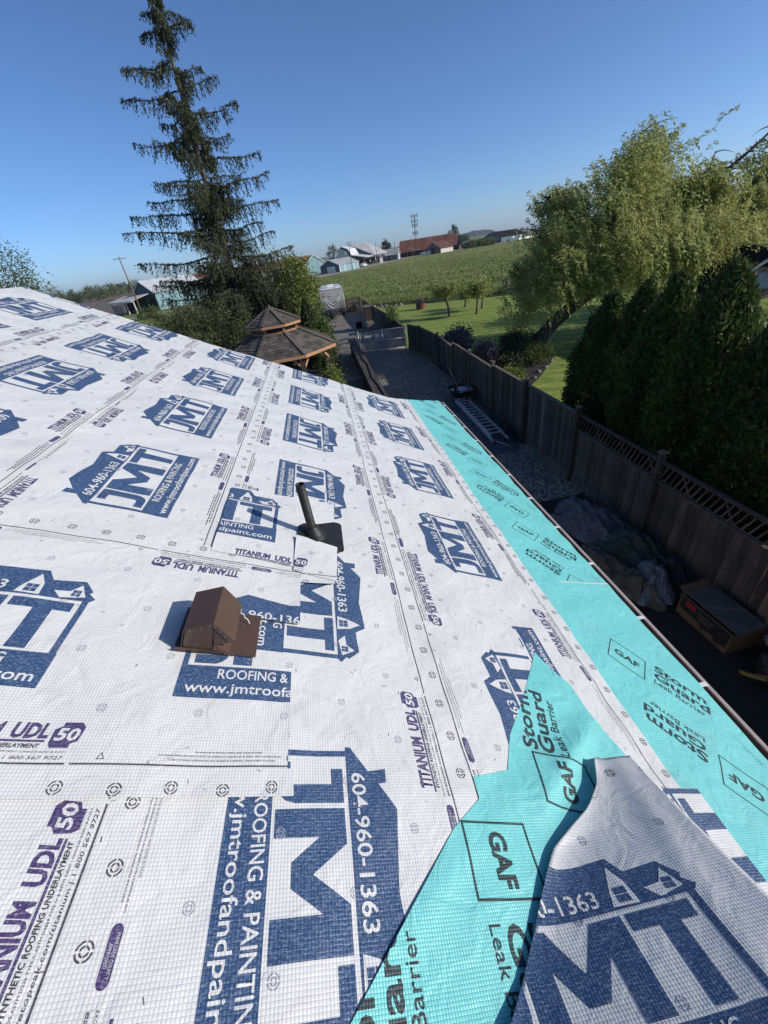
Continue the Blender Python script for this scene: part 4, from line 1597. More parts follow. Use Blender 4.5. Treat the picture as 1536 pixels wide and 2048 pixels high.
# small wire fence from the gate to the left
wf = thing('wire_fence', 'thin wire fence running left from the gate post over pale gravel', 'fence', (0, 27, 0))
for x in (-0.8, 0.5, 1.75):
    m = MB()
    m.tube([(x, 27.05, 0), (x, 27.05, 1.2)], 0.02, 8)
    m.build('post', 'galvanised', wf)
for z in (0.15, 0.5, 0.85, 1.15):
    m = MB()
    m.tube([(-0.8, 27.05, z), (1.98, 27.03, z)], 0.008, 5)
    m.build('wire', 'galvanised', wf)

# ================================================================== the gazebo
gz = thing('gazebo', 'octagonal garden gazebo with dark shingled roof and small cupola', 'gazebo', (-2.0, 18.8, 0))
GC = Vector((-2.0, 18.8, 0))


def octv(R, k, z, th0=rad(-18)):
    a = th0 - k * math.pi / 4
    return GC + Vector((R * math.cos(a), R * math.sin(a), z))


rng3 = random.Random(12)


def shingle_face(A, B, C, D, vis, capm=True):
    """A,B eave corners; C,D top corners (C over B)"""
    nrm = (B - A).cross(D - A).normalized()
    if nrm.z < 0:
        nrm = -nrm
    core = MB()
    core.prism([A, B, C, D], nrm * -0.03)
    core.build('roof_sheathing', 'wall_timber', gz)
    sl = ((D + C) / 2 - (A + B) / 2)
    L = sl.length
    rows = max(2, round(L / 0.17))
    joined = MB()
    for r in range(rows):
        t0, t1 = r / rows, min(1.0, (r + 1.25) / rows)
        P0_, P1_ = A.lerp(D, t0), B.lerp(C, t0)
        Q0, Q1 = A.lerp(D, t1), B.lerp(C, t1)
        w = (P1_ - P0_).length
        n = max(1, round(w / 0.235))
        offs = 0.5 if r % 2 else 0.0
        edges = [0.0] + [(k + offs + rng3.uniform(-.08, .08)) / n for k in range(1 if offs == 0 else 0, n + 1) if 0.04 < (k + offs) / n < 0.96] + [1.0]
        for e0, e1 in zip(edges[:-1], edges[1:]):
            g = 0.006 / max(w, .1)
            a_, b_ = P0_.lerp(P1_, e0 + g), P0_.lerp(P1_, e1 - g)
            c_, d_ = Q0.lerp(Q1, e1 - g), Q0.lerp(Q1, e0 + g)
            lift = 0.022 + rng3.uniform(0, .008)
            top = [a_ + nrm * lift, b_ + nrm * lift, c_ + nrm * .006, d_ + nrm * .006]
            bot = [a_ + nrm * .001, b_ + nrm * .001, c_ + nrm * .001, d_ + nrm * .001]
            mb = MB() if vis else joined
            mb.add(top + bot, [(0, 1, 2, 3), (4, 7, 6, 5), (0, 4, 5, 1), (1, 5, 6, 2), (2, 6, 7, 3), (3, 7, 4, 0)])
            if vis:
                mb.build('shingle', 'shingle', gz)
    if not vis:
        o = joined.build('far_side_shingles', 'shingle', gz)
        o['kind'] = 'stuff'
    # hip cap along B-C
    if capm:
        hp = MB()
        nn = 9 if L > 1 else 6
        for k in range(nn):
            a_, b_ = B.lerp(C, k / nn), B.lerp(C, (k + 1.2) / nn if k < nn - 1 else 1)
            hp.bar(a_ + nrm * .045 + Vector((0, 0, .012)), b_ + nrm * .02 + Vector((0, 0, .01)), 0.15, 0.02)
        hp.build('hip_cap', 'shingle_cap', gz)


EH, TH, RI = 2.40, 3.12, 1.02
for k in range(8):
    A, B = octv(2.5, k, EH), octv(2.5, k + 1, EH)
    C, D = octv(RI, k + 1, TH), octv(RI, k, TH)
    shingle_face(A, B, C, D, k in (0, 1, 2))
    m = MB()
    inn = (GC + Vector((0, 0, EH)) - (A + B) / 2).normalized()
    m.bar(A + Vector((0, 0, -.055)), B + Vector((0, 0, -.055)), 0.03, 0.12)
    m.build('eave_fascia', 'cedar_trim', gz)
    # cupola
    A2, B2 = octv(1.20, k, 3.44), octv(1.20, k + 1, 3.44)
    ap = GC + Vector((0, 0, 4.0))
    d1 = octv(0.02, k, 4.0)
    d2 = octv(0.02, k + 1, 4.0)
    shingle_face(A2, B2, d2, d1, k in (0, 1, 2, 3))
    m = MB()
    m.bar(A2 + Vector((0, 0, -.045)), B2 + Vector((0, 0, -.045)), 0.025, 0.09)
    m.build('cupola_fascia', 'cedar_trim', gz)
    a_, b_ = octv(RI - .04, k, 0), octv(RI - .04, k + 1, 0)
    m = MB()
    m.bar(a_ + Vector((0, 0, 3.14)), b_ + Vector((0, 0, 3.14)), 0.06, 0.07)
    m.build('cupola_sill', 'cedar_trim', gz)
    m = MB()
    m.box((a_.x, a_.y, 3.26), (0.09, 0.09, 0.34))
    m.build('cupola_post', 'cedar_trim', gz)
    m = MB()
    ci = (a_ + b_) / 2
    m.bar(a_ * .96 + GC * .04 + Vector((0, 0, 3.29)), b_ * .96 + GC * .04 + Vector((0, 0, 3.29)), 0.01, 0.26)
    m.build('cupola_pane', 'dark_glass', gz)
    # posts, braces, railing
    p = octv(2.15, k, 0)
    m = MB()
    m.box((p.x, p.y, 1.18), (0.13, 0.13, 2.36))
    m.build('post', 'wall_timber', gz)
    p2_ = octv(2.15, k + 1, 0)
    for (s0, s1) in ((p, p2_), (p2_, p)):
        dd = (s1 - s0).normalized()
        m = MB()
        m.bar(s0 + Vector((0, 0, 1.85)), s0 + dd * 0.45 + Vector((0, 0, 2.32)), 0.06, 0.09)
        m.build('brace', 'cedar_trim', gz)
    m = MB()
    m.bar(p + Vector((0, 0, .9)), p2_ + Vector((0, 0, .9)), 0.08, 0.05)
    m.bar(p + Vector((0, 0, .2)), p2_ + Vector((0, 0, .2)), 0.06, 0.05)
    for j in range(1, 9):
        qn = p.lerp(p2_, j / 9)
        m.box((qn.x, qn.y, .55), (0.035, 0.035, .66))
    m.build('railing', 'wall_timber', gz)
m = MB()
m.prism([octv(2.3, k, 0.0) for k in range(8)], (0, 0, 0.12))
m.build('floor_deck', 'wall_timber', gz)
m = MB()
m.lathe([(0.05, 3.99), (0.06, 4.05), (0.02, 4.11), (0.0, 4.14)], GC, 10)
m.build('finial', 'shingle_cap', gz)

# ================================================================== trailer parked at the end of the alley
rv = thing('travel_trailer', 'grey fronted travel trailer parked nose first at the end of the alley', 'trailer', (1.47, 46, 0))
yF = 45.2
prof = [(yF + .55, 0.72), (yF + .18, 1.0), (yF + .05, 1.7), (yF + .22, 2.3), (yF + .65, 2.68), (yF + 1.0, 2.74), (yF + 7.6, 2.74), (yF + 7.6, .62), (yF + .7, .62)]
m = MB()
m.prism([(0.28, y, z) for y, z in prof], (2.38, 0, 0))
m.build('body', 'rv_grey', rv, bevel=0.06)
m = MB()
m.box((1.47, yF + 4.2, 2.775), (2.34, 6.8, 0.05))
roofo = m.build('roof', 'rv_white', rv)
m = MB()
m.box((1.5, yF + 3.2, 2.93), (0.7, 1.0, 0.26))
m.build('air_conditioner', 'rv_white', roofo, bevel=0.05)
m = MB()
m.box((2.05, yF + 1.5, 2.85), (0.35, 0.4, 0.10))
m.build('roof_hatch', 'rv_white', roofo)
m = MB()
m.tube([(1.9, yF + 1.2, 2.8), (1.9, yF + 1.2, 2.98), (2.3, yF + 1.2, 3.0)], 0.02, 6)
m.build('aerial', 'rv_dark', roofo)
yg = lambda z: float(np.interp(z, [0.72, 1.0, 1.7, 2.3, 2.68], [yF + .55, yF + .18, yF + .05, yF + .22, yF + .65]))
for k, (hw, zt, zbm) in enumerate(((1.0, 2.45, 1.02), (0.86, 2.2, 1.14), (0.62, 2.05, 1.42))):
    m = MB()
    ptsl = []
    for i in range(17):
        t = -1 + i / 8
        z = zbm + (zt - zbm) * abs(t) ** 1.7
        ptsl.append((1.47 + hw * t, yg(z) - .008, z))
    m.tube(ptsl, 0.018 if k < 2 else 0.028, 6)
    m.build('swoosh_decal', 'rv_white', rv)
m = MB()
m.text = None
m.box((1.47, yF + .60, 0.98 - .3), (2.3, 0.04, 0.22))
m.build('rock_guard', 'rv_dark', rv)
m = MB()
m.box((1.47, yg(2.24) - .012, 2.24), (0.9, 0.012, 0.05), Matrix.Rotation(rad(18), 3, 'X'))
m.build('name_badge', 'rv_white', rv)
m = MB()
m.bar((0.75, yF + .8, .55), (1.47, yF - .85, .48), 0.08, 0.12)
m.bar((2.19, yF + .8, .55), (1.47, yF - .85, .48), 0.08, 0.12)
m.build('tongue', 'rv_dark', rv)
m = MB()
m.tube([(1.47, yF - .7, 0.02), (1.47, yF - .7, .95)], 0.045, 8)
m.build('jack', 'rv_dark', rv)
for sx in (1.28, 1.66):
    m = MB()
    m.lathe([(0.0, .50), (.15, .52), (.155, .95), (.10, 1.05), (0, 1.07)], (sx, yF - .12, 0), 14)
    m.build('gas_bottle', 'rv_dark', rv, True)
m = MB()
m.box((1.47, yF - .12, .75), (0.75, 0.42, 0.55))
m.build('battery_box', 'rv_dark', rv, bevel=.04)
for x in (0.35, 2.59):
    for y in (yF + 3.6, yF + 4.5):
        m = MB()
        m.lathe([(.0, -.1), (.2, -.1), (.34, -.08), (.36, 0), (.34, .08), (.2, .1), (.0, .1)], (x, y, .36), 20, Matrix.Rotation(rad(90), 3, 'Y'))
        w_ = m.build('wheel', 'rubber', rv, True)
for sx, zz in ((0.62, 1.2), (2.32, 1.2)):
    m = MB()
    m.box((sx, yg(zz) - .01, zz), (0.12, 0.03, 0.10))
    m.build('marker_lamp', 'rv_dark', rv)

# clutter by the yard fence
cab = thing('wooden_cabinet', 'old wooden cabinet leaning against the yard fence beyond the gate', 'cabinet', (3.8, 36, 0))
m = MB()
m.box((3.82, 36.4, .85), (0.55, 1.5, 1.7))
m.build('carcass', 'wall_timber', cab)
m = MB()
m.box((3.82, 36.4, 1.72), (0.62, 1.58, .05))
m.build('top_board', 'fence_wood_pale', cab)
for y in (36.05, 36.75):
    m = MB()
    m.box((3.53, y, .9), (0.03, .66, 1.4))
    m.build('door_panel', 'barn_grey_wood', cab)
cr_ = thing('timber_crate', 'low grey timber crate standing in front of the old cabinet', 'crate', (3.75, 34, 0))
for k in range(5):
    m = MB()
    m.box((3.48, 34.5, .12 + k * .15), (0.03, 1.2, .12))
    m.build('slat', 'barn_grey_wood', cr_)
for y in (33.9, 34.5, 35.1):
    m = MB()
    m.box((3.75, y, .4), (0.5, 0.04, .78))
    m.build('side_board', 'barn_grey_wood', cr_)
tr_ = MB()
tr_.lathe([(0.0, 0.0), (.26, 0.0), (.31, .5), (.33, .52), (.29, .52), (.25, .1), (0, .1)], (3.1, 37.6, 0), 18)
o = tr_.build('black_planter_tub', 'tub_black', None, True)
tag(o, 'round black plastic tub on gravel beside the old cabinet', 'tub')
wb = thing('plank_pile', 'small pile of grey planks lying on shaded gravel beyond the gate', 'planks', (2.6, 32, 0))
for k in range(4):
    m = MB()
    m.bar((2.1 + k * .12, 31.4 + .1 * k, .03 + .03 * (k % 2)), (3.0 + .1 * k, 32.5, .03 + .03 * (k % 2)), .12, .03)
    m.build('plank', 'barn_grey_wood', wb)

# ================================================================== alley clutter
tub = thing('wheelbarrow', 'black wheelbarrow tray full of pale scraps by the fence', 'wheelbarrow', (4.75, 15.2, 0))
ax, ay = 4.80, 15.15
m = MB()
rings = []
for (sx, sy, z) in ((.26, .40, .22), (.44, .62, .52), (.46, .64, .53), (.42, .60, .52), (.24, .38, .26)):
    rings.append([(ax + sx * math.copysign(abs(math.cos(t)) ** .6, math.cos(t)), ay + sy * math.copysign(abs(math.sin(t)) ** .6, math.sin(t)), z) for t in [2 * math.pi * k / 28 for k in range(28)]])
vs = [p for r in rings for p in r]
fs_ = []
for i in range(len(rings) - 1):
    for k in range(28):
        fs_.append((i * 28 + k, i * 28 + (k + 1) % 28, (i + 1) * 28 + (k + 1) % 28, (i + 1) * 28 + k))
fs_.append(tuple(range(4 * 28, 5 * 28)))
fs_.append(tuple(range(27, -1, -1)))
m.add(vs, fs_)
m.build('tray', 'tub_black', tub, True)
for sx in (-1, 1):
    m = MB()
    m.tube([(ax + sx * .12, ay - .95, .25), (ax + sx * .2, ay - .3, .2), (ax + sx * .26, ay + .5, .34), (ax + sx * .29, ay + 1.15, .55)], .02, 8)
    m.build('handle', 'handle_wood', tub)
    m = MB()
    m.tube([(ax + sx * .24, ay + .4, .3), (ax + sx * .24, ay + .55, .0)], .014, 6)
    m.build('leg', 'rv_dark', tub)
m = MB()
m.lathe([(.0, -.04), (.12, -.04), (.19, -.03), (.20, 0), (.19, .03), (.12, .04), (0, .04)], (ax, ay - .85, .2), 20, Matrix.Rotation(rad(90), 3, 'Y'))
m.build('wheel', 'rubber', tub, True)
rg = random.Random(4)


def crumple(name, label, c, R, m_, seed, cat='rag', flat=0.5, sub=3, amp=.35, group=None):
    r = np.random.default_rng(seed)
    bm = bmesh.new()
    bmesh.ops.create_icosphere(bm, subdivisions=sub, radius=1.0)
    K = r.normal(size=(9, 3)) * np.array([2.0, 2.0, 2.0]) * np.linspace(.8, 3.2, 9)[:, None]
    ph = r.uniform(0, 6.28, 9)
    for v in bm.verts:
        p = np.array(v.co)
        d = sum((1 - abs(math.sin(float(K[i] @ p) + ph[i]))) ** 1.5 / (1 + i * .45) for i in range(9)) / 3.0
        s = 1 + amp * (d - .8)
        q_ = p * s * np.array(R)
        if q_[2] < 0:
            q_[2] *= 0.25
        v.co = q_ + np.array(c) + np.array((0, 0, R[2] * 0.25))
    me = bpy.data.meshes.new(name)
    bm.to_mesh(me)
    bm.free()
    me.materials.append(MATS[m_])
    me.polygons.foreach_set('use_smooth', [True] * len(me.polygons))
    o = link(bpy.data.objects.new(name, me))
    tag(o, label, cat, group)
    return o


crumple('pale_scraps', 'crumpled pale scraps heaped in the black wheelbarrow', (ax + .1, ay + .02, .40), (.26, .32, .14), 'rag_pale', 3, 'scraps', sub=4, amp=.7)
crumple('pale_scraps', 'small pale scrap at the left side of the wheelbarrow tray', (ax - .28, ay + .1, .44), (.10, .16, .07), 'rag_pale', 8, 'scraps', amp=.7)
crumple('pale_scraps', 'small pale scrap at the near rim of the wheelbarrow', (ax - .08, ay - .42, .44), (.11, .08, .05), 'rag_pale', 9, 'scraps', amp=.7)
sh_ = thing('shovel', 'wooden handled shovel standing in the black wheelbarrow', 'shovel', (ax - .1, ay, .4))
m = MB()
m.tube([(ax - .02, ay - .05, .42), (ax - .20, ay + .75, 1.12)], .018, 8)
m.build('shaft', 'handle_wood', sh_, True)
m = MB()
m.prism([(ax - .10, ay - .02, .45), (ax + .08, ay - .02, .45), (ax + .07, ay - .28, .37), (ax, ay - .34, .36), (ax - .09, ay - .28, .37)], (0, .0, .008))
m.build('blade', 'rv_dark', sh_)

# aluminium extension ladder lying on tarps
ld = thing('extension_ladder', 'aluminium extension ladder lying on grey tarps along the alley', 'ladder', (4.5, 12.6, .2))
l0, l1 = Vector((4.28, 10.75, .30)), Vector((4.40, 14.55, .26))
ldv = (l1 - l0).normalized()
lside = Vector((ldv.y, -ldv.x, 0))
for sec, (dz, w, t0, t1) in enumerate(((0.055, .40, 0.0, 3.8), (0.0, .46, -.35, 3.75))):
    for sg in (0, 1):
        m = MB()
        off_ = lside * (sg * w + (0.03 if sec == 0 else 0))
        m.bar(l0 + ldv * t0 + off_ + Vector((0, 0, dz)), l0 + ldv * t1 + off_ + Vector((0, 0, dz)), 0.028, 0.075)
        m.build('side_rail', 'aluminium', ld)
    for k in range(13 if sec == 0 else 0):
        t = .12 + k * .298
        m = MB()
        m.bar(l0 + ldv * t + lside * .03 + Vector((0, 0, dz + .02)), l0 + ldv * t + lside * (w + .03) + Vector((0, 0, dz + .02)), 0.040, 0.030)
        m.build('rung', 'aluminium', ld)
for sg in (0, 1):
    m = MB()
    p = l0 + lside * (sg * .46) + ldv * -.42
    m.box(p + Vector((0, 0, .0)), (.06, .14, .10), Matrix.Rotation(math.atan2(-ldv.x, ldv.y), 3, 'Z'))
    m.build('foot', 'rv_dark', ld)
m = MB()
m.bar(l0 + ldv * -.05 + lside * .02 + Vector((0, 0, -.05)), l0 + ldv * -.55 + lside * .42 + Vector((0, 0, -.12)), .02, .02)
m.build('prop_strut', 'aluminium', ld)


def tarp(name, label, c, size, rot, m_, seed, hgt=.25, amp=1.0, grp='tarps heaped in the alley', n=84):
    """a rucked sheet thrown on the ground"""
    r = np.random.default_rng(seed)
    g = np.linspace(-1, 1, n)
    X, Y = np.meshgrid(g, g, indexing='ij')
    ang = np.arctan2(Y, X)
    rim = 1 + .10 * np.sin(ang * 3 + seed) + .07 * np.sin(ang * 7 + seed * 2) + .05 * np.sin(ang * 11)
    H = np.zeros_like(X)
    for i in range(10):
        k = r.normal(size=2) * (1.5 + i * .55)
        w = X * k[0] + Y * k[1] + .9 * np.sin(X * 2.1 + i) + .9 * np.sin(Y * 2.7 + i * 2)
        H += (1 - np.abs(np.sin(w + r.uniform(0, 6)))) ** 1.5 / (1 + i * .25)
    H = H / 3.0
    dome = np.clip(1 - (np.maximum(np.abs(X), np.abs(Y))) ** 2.2, 0, 1)
    Z = .02 + dome ** .5 * (hgt * .62 * (.35 + .65 * np.exp(-(X ** 2 + Y ** 2) * 1.2)) + hgt * .42 * amp * (H - .6))
    Z = np.maximum(Z, .016)
    ca, sa = math.cos(rot), math.sin(rot)
    px, py = X * rim * size[0], Y * rim * size[1]
    V = np.stack([c[0] + px * ca - py * sa, c[1] + px * sa + py * ca, c[2] + Z], -1).reshape(-1, 3)
    fcs = [(i * n + j, (i + 1) * n + j, (i + 1) * n + j + 1, i * n + j + 1) for i in range(n - 1) for j in range(n - 1)]
    me = bpy.data.meshes.new(name)
    me.from_pydata(V.tolist(), [], fcs)
    me.materials.append(MATS[m_])
    me.polygons.foreach_set('use_smooth', [True] * len(fcs))
    o = link(bpy.data.objects.new(name, me))
    tag(o, label, 'tarp', grp)
    return o


tarp('folded_tarp', 'dark grey tarp spread flat under the aluminium ladder', (4.35, 12.3, 0), (.75, 2.3), .03, 'tarp_grey', 2, .14, .6)
tarp('folded_tarp', 'crumpled dark tarp heaped between the ladder and the fence', (5.00, 11.6, 0), (.34, .95), .05, 'tarp_black', 5, .42, 1.0)
tarp('folded_tarp', 'grey tarp crumpled on the gravel behind the ladder top', (5.02, 13.3, 0), (.32, .8), .0, 'tarp_grey', 6, .35, 1.0)
tarp('folded_tarp', 'large grey tarp rolled in a heap, farthest of the pile on asphalt', (4.72, 6.25, 0), (.52, .85), .35, 'tarp_grey', 11, .72, .9)
tarp('folded_tarp', 'dark green tarp slumped in the middle of the heap', (4.92, 5.25, 0), (.46, .72), .1, 'tarp_green', 12, .72, .8)
tarp('folded_tarp', 'tan and brown scraps of sheeting on the house side of the heap', (4.28, 5.1, 0), (.26, .60), .3, 'tarp_tan', 13, .34, 1.2)
tarp('folded_tarp', 'crumpled beige sheet at the near end of the heap', (4.42, 4.42, 0), (.36, .46), .6, 'tarp_tan', 14, .46, 1.2)
tarp('folded_tarp', 'pale grey sheet draped over the near end of the heap', (4.70, 4.38, 0.06), (.24, .52), -.55, 'tarp_pale', 15, .50, .9)
tarp('folded_tarp', 'dark bundle of sheeting against the fence beside the green tarp', (5.10, 4.60, 0), (.20, .60), .0, 'tarp_black', 16, .62, 1.1)

# cardboard box with a dark printed side
bx = thing('cardboard_box', 'open cardboard box with a dark printed side and red patch', 'box', (4.8, 3.45, 0))
ba = math.atan2(2.94 - 3.8, 4.72 - 4.68)
Rb = Matrix.Rotation(ba, 3, 'Z')                    # local x runs along the long printed side
bo_ = Vector((4.66, 3.80, 0))
bl, bw, bh = 0.86, 0.52, 0.40


def bpnt(x, y, z):
    return bo_ + Rb @ Vector((x, y, z))


for nm, (c, s) in dict(a=((bl / 2, .004, bh / 2), (bl, .008, bh)), b=((bl / 2, bw, bh / 2), (bl, .008, bh)), c=((.004, bw / 2, bh / 2), (.008, bw - .02, bh - .004)), d=((bl - .004, bw / 2, bh / 2), (.008, bw - .02, bh - .004)), e=((bl / 2, bw / 2, .01), (bl - .02, bw - .02, .008))).items():
    m = MB()
    m.box(bpnt(*c), s, Rb)
    m.build('side_wall' if nm != 'e' else 'bottom', 'cardboard', bx)
m = MB()
m.prism([bpnt(.03, -.004, .16), bpnt(.40, -.004, .15), bpnt(.44, -.004, .06), bpnt(.55, -.004, .05), bpnt(.66, -.004, .03), bpnt(.72, -.004, .09), bpnt(.83, -.004, .12), bpnt(.84, -.004, .385), bpnt(.03, -.004, .385)], Rb @ Vector((0, .003, 0)))
m.build('printed_side', 'box_black', bx)
m = MB()
m.box(bpnt(.20, -.0055, .31), (.16, .003, .09), Rb)
m.build('red_patch', 'box_red', bx)
for k in range(3):
    m = MB()
    m.box(bpnt(.46, -.0055, .30 - k * .045), (.28 - .06 * k, .003, .018), Rb)
    m.build('printed_line', 'box_inside', bx)
m = MB()
m.prism([bpnt(.44, -.0058, .10), bpnt(.62, -.0058, .13), bpnt(.70, -.0058, .04), bpnt(.52, -.0058, .06)], Rb @ Vector((0, .002, 0)))
m.build('printed_shape', 'box_inside', bx)
m = MB()
m.box(bpnt(-.03, bw / 2, bh + .03), (.14, bw - .04, .006), Rb @ Matrix.Rotation(rad(35), 3, 'Y'))
m.build('end_flap', 'cardboard', bx)
m = MB()
m.box(bpnt(bl / 2 + .02, .285, bh + .012), (bl - .02, .50, .008), Rb @ Matrix.Rotation(rad(-2), 3, 'X'))
m.build('top_flap', 'box_inside', bx)
# the box's left edge rim
bag = thing('tool_bag', 'dark bag with a yellow strap at the right edge beside the cardboard box', 'bag', (4.95, 2.35, 0))
bg_ = crumple('bag_body', '', (5.0, 2.35, .05), (.34, .48, .34), 'tarp_black', 21, amp=.5, sub=4)
for kk in ('label', 'category', 'group'):
    if kk in bg_:
        del bg_[kk]
bg_.parent = bag
bg_.matrix_parent_inverse = Matrix.Translation(-Vector(bag.location))
m = MB()
m.tube([(4.60 + .22 * math.sin(t) ** 2, 2.62 - t * .25, .10 + .10 * math.sin(t)) for t in [i * .22 for i in range(15)]], .03, 6)
m.build('strap', 'yellow_strap', bag, True)
m = MB()
m.tube([(4.66, 2.55, .12), (4.78, 2.35, .26), (4.88, 2.12, .30)], .016, 6)
m.build('handle', 'yellow_strap', bag)
crumple('pale_cloth', 'pale blue cloth lying on top of the dark bag', (5.12, 2.72, .38), (.20, .16, .08), 'tarp_pale', 23, 'cloth', amp=.6)

# ================================================================== buildings
def gable(name, label, corner, ang, W, L, eave, ridge, wallm, roofm, over=.3, cat='barn', trim=None, doors=(), windows=(), endm=None, group=None, sidedoors=()):
    """corner: near corner; local x along the gable end (W), local y along the ridge (L)"""
    T = thing(name, label, cat, (corner[0], corner[1], 0), group)
    c, s = math.cos(ang), math.sin(ang)

    def g(x, y, z):
        return Vector((corner[0] + x * c - y * s, corner[1] + x * s + y * c, z))
    T['_'] = 0
    del T['_']
    for y0 in (0.0, L):
        m = MB()
        m.prism([g(0, y0, 0), g(W, y0, 0), g(W, y0, eave), g(W / 2, y0, ridge - .05), g(0, y0, eave)], g(0, .02, 0) - g(0, 0, 0))
        m.build('gable_wall', endm or wallm, T)
    for x0 in (0.0, W):
        m = MB()
        m.prism([g(x0, .03, 0), g(x0, L, 0), g(x0, L, eave), g(x0, .03, eave)], g(.02, 0, 0) - g(0, 0, 0))
        m.build('side_wall', wallm, T)
    k = (ridge - eave) / (W / 2)
    for sg in (0, 1):
        m = MB()
        xe = -over if sg == 0 else W + over
        ze = eave - over * k
        m.prism([g(xe, -over, ze), g(W / 2, -over, ridge), g(W / 2, L + over, ridge), g(xe, L + over, ze)], (0, 0, 0.12))
        m.build('roof_slope', roofm, T)
    if trim:
        m = MB()
        for x0, x1, z0, z1 in ((-over, W / 2, eave - over * k, ridge), (W + over, W / 2, eave - over * k, ridge)):
            m.bar(g(x0, -over - .03, z0 + .02), g(x1, -over - .03, z1 + .02), 0.06, 0.22)
        m.build('barge_board', trim, T)
    for (x0, x1, z0, z1, mm) in doors:
        m = MB()
        m.prism([g(x0, -.06, z0), g(x1, -.06, z0), g(x1, -.06, z1), g(x0, -.06, z1)], g(0, .05, 0) - g(0, 0, 0))
        m.build('door', mm, T)
    for (side, y0, y1, z0, z1, mm, nm) in sidedoors:
        m = MB()
        xx = W + .06 if side else -.06
        m.prism([g(xx, y0, z0), g(xx, y1, z0), g(xx, y1, z1), g(xx, y0, z1)], g(.05 if not side else -.05, 0, 0) - g(0, 0, 0))
        m.build(nm, mm, T)
    for (x0, x1, z0, z1) in windows:
        m = MB()
        m.prism([g(x0, -.07, z0), g(x1, -.07, z0), g(x1, -.07, z1), g(x0, -.07, z1)], g(0, .05, 0) - g(0, 0, 0))
        w = m.build('window', 'barn_white', T)
        m = MB()
        e = .12
        m.prism([g(x0 + e, -.09, z0 + e), g(x1 - e, -.09, z0 + e), g(x1 - e, -.09, z1 - e), g(x0 + e, -.09, z1 - e)], g(0, .015, 0) - g(0, 0, 0))
        m.build('pane', 'pane_blue', w)
    return T, g


# blue shed with pale roof
aS = math.atan2(15.3, 10) - math.pi / 2
T, g = gable('blue_shed', 'low blue farm shed with a pale metal roof and white garage door', (3.6, 193.0), aS - 0.02, 9.0, 16.5, 2.5, 4.5, 'barn_teal', 'roof_metal_grey', trim='barn_white', endm='barn_blue',
             doors=[(3.2, 7.0, 0, 2.2, 'barn_white')], sidedoors=[(1, 0.1, .5, 0, 2.4, 'barn_white', 'corner_board'), (1, 4.2, 4.5, 0, 2.4, 'barn_white', 'corner_board'), (1, 8.2, 8.5, 0, 2.4, 'barn_white', 'corner_board'), (1, 12.2, 12.5, 0, 2.4, 'barn_white', 'corner_board'), (1, 16, 16.3, 0, 2.4, 'barn_white', 'corner_board')])
# teal gable behind the shrubs with brown roof
gable('brown_roofed_barn', 'long barn with brown roof and pale teal white edged gable', (-2.6, 208), rad(25), 9.5, 1.0, 4.2, 7.2, 'barn_teal', 'roof_brown', trim='barn_white')
bb = thing('brown_roof_wing', 'long brown roof running left behind the conifer and shrubs', 'barn', (-30, 205, 0))
m = MB()
m.prism([(-62, 196, 3.8), (-2, 206, 4.2), (0.5, 211, 7.2), (-60, 202, 6.8)], (0, 0, .12))
m.prism([(-60, 202, 6.8), (0.5, 211, 7.2), (-1, 216, 4.2), (-61, 208, 3.8)], (0, 0, .12))
m.build('roof_slope', 'roof_brown', bb)
m = MB()
m.prism([(-61.5, 197, 0), (-2, 207, 0), (-2, 207, 4.1), (-61.5, 197, 3.7)], (0, 6, 0))
m.build('side_wall', 'stucco_pale', bb)
# gambrel barn
T = thing('gambrel_barn', 'dark blue gambrel barn with pale roof and two small white windows', 'barn', (14, 212, 0))
gprof = [(11.0, 0), (11.0, 4.9), (12.0, 7.2), (14.6, 8.6), (17.4, 7.4), (18.8, 4.9), (18.8, 0)]
for dx_, yy in ((0, 211.5), (5, 228)):
    m = MB()
    m.prism([(x + dx_, yy + (x - 11) * .15, z) for x, z in gprof], (0, .05, 0))
    m.build('gable_wall', 'barn_blue', T)
for (a, b) in ((0, 1), (5, 6)):
    m = MB()
    (xa, za), (xb, zb_) = gprof[a], gprof[b]
    m.add([(xa, 211.5 + (xa - 11) * .15, za), (xb, 211.5 + (xb - 11) * .15, zb_), (xb + 5, 228 + (xb - 11) * .15, zb_), (xa + 5, 228 + (xa - 11) * .15, za)], [(0, 1, 2, 3)])
    m.build('side_wall', 'barn_blue', T)
for (a, b) in ((1, 2), (2, 3), (3, 4), (4, 5)):
    m = MB()
    (xa, za), (xb, zb_) = gprof[a], gprof[b]
    m.prism([(xa, 211.0 + (xa - 11) * .15, za), (xb, 211.0 + (xb - 11) * .15, zb_), (xb + 5.1, 228.3 + (xb - 11) * .15, zb_), (xa + 5.1, 228.3 + (xa - 11) * .15, za)], (0, 0, .14))
    m.build('roof_slope', 'roof_metal_white', T)
m = MB()
m.prism([(18.8, 212.2, 4.9), (26.0, 213.2, 3.3), (31.0, 229, 3.3), (23.8, 229, 4.9)], (0, 0, .14))
m.build('lean_to_roof', 'roof_metal_white', T)
for x in (12.3, 16.2):
    m = MB()
    m.box((x, 211.55 + (x - 11) * .15, 6.0), (.75, .12, .85), Matrix.Rotation(.15, 3, 'Z'))
    w = m.build('window', 'barn_white', T)
    m = MB()
    m.box((x, 211.47 + (x - 11) * .15, 6.0), (.5, .05, .6), Matrix.Rotation(.15, 3, 'Z'))
    m.build('pane', 'pane_blue', w)
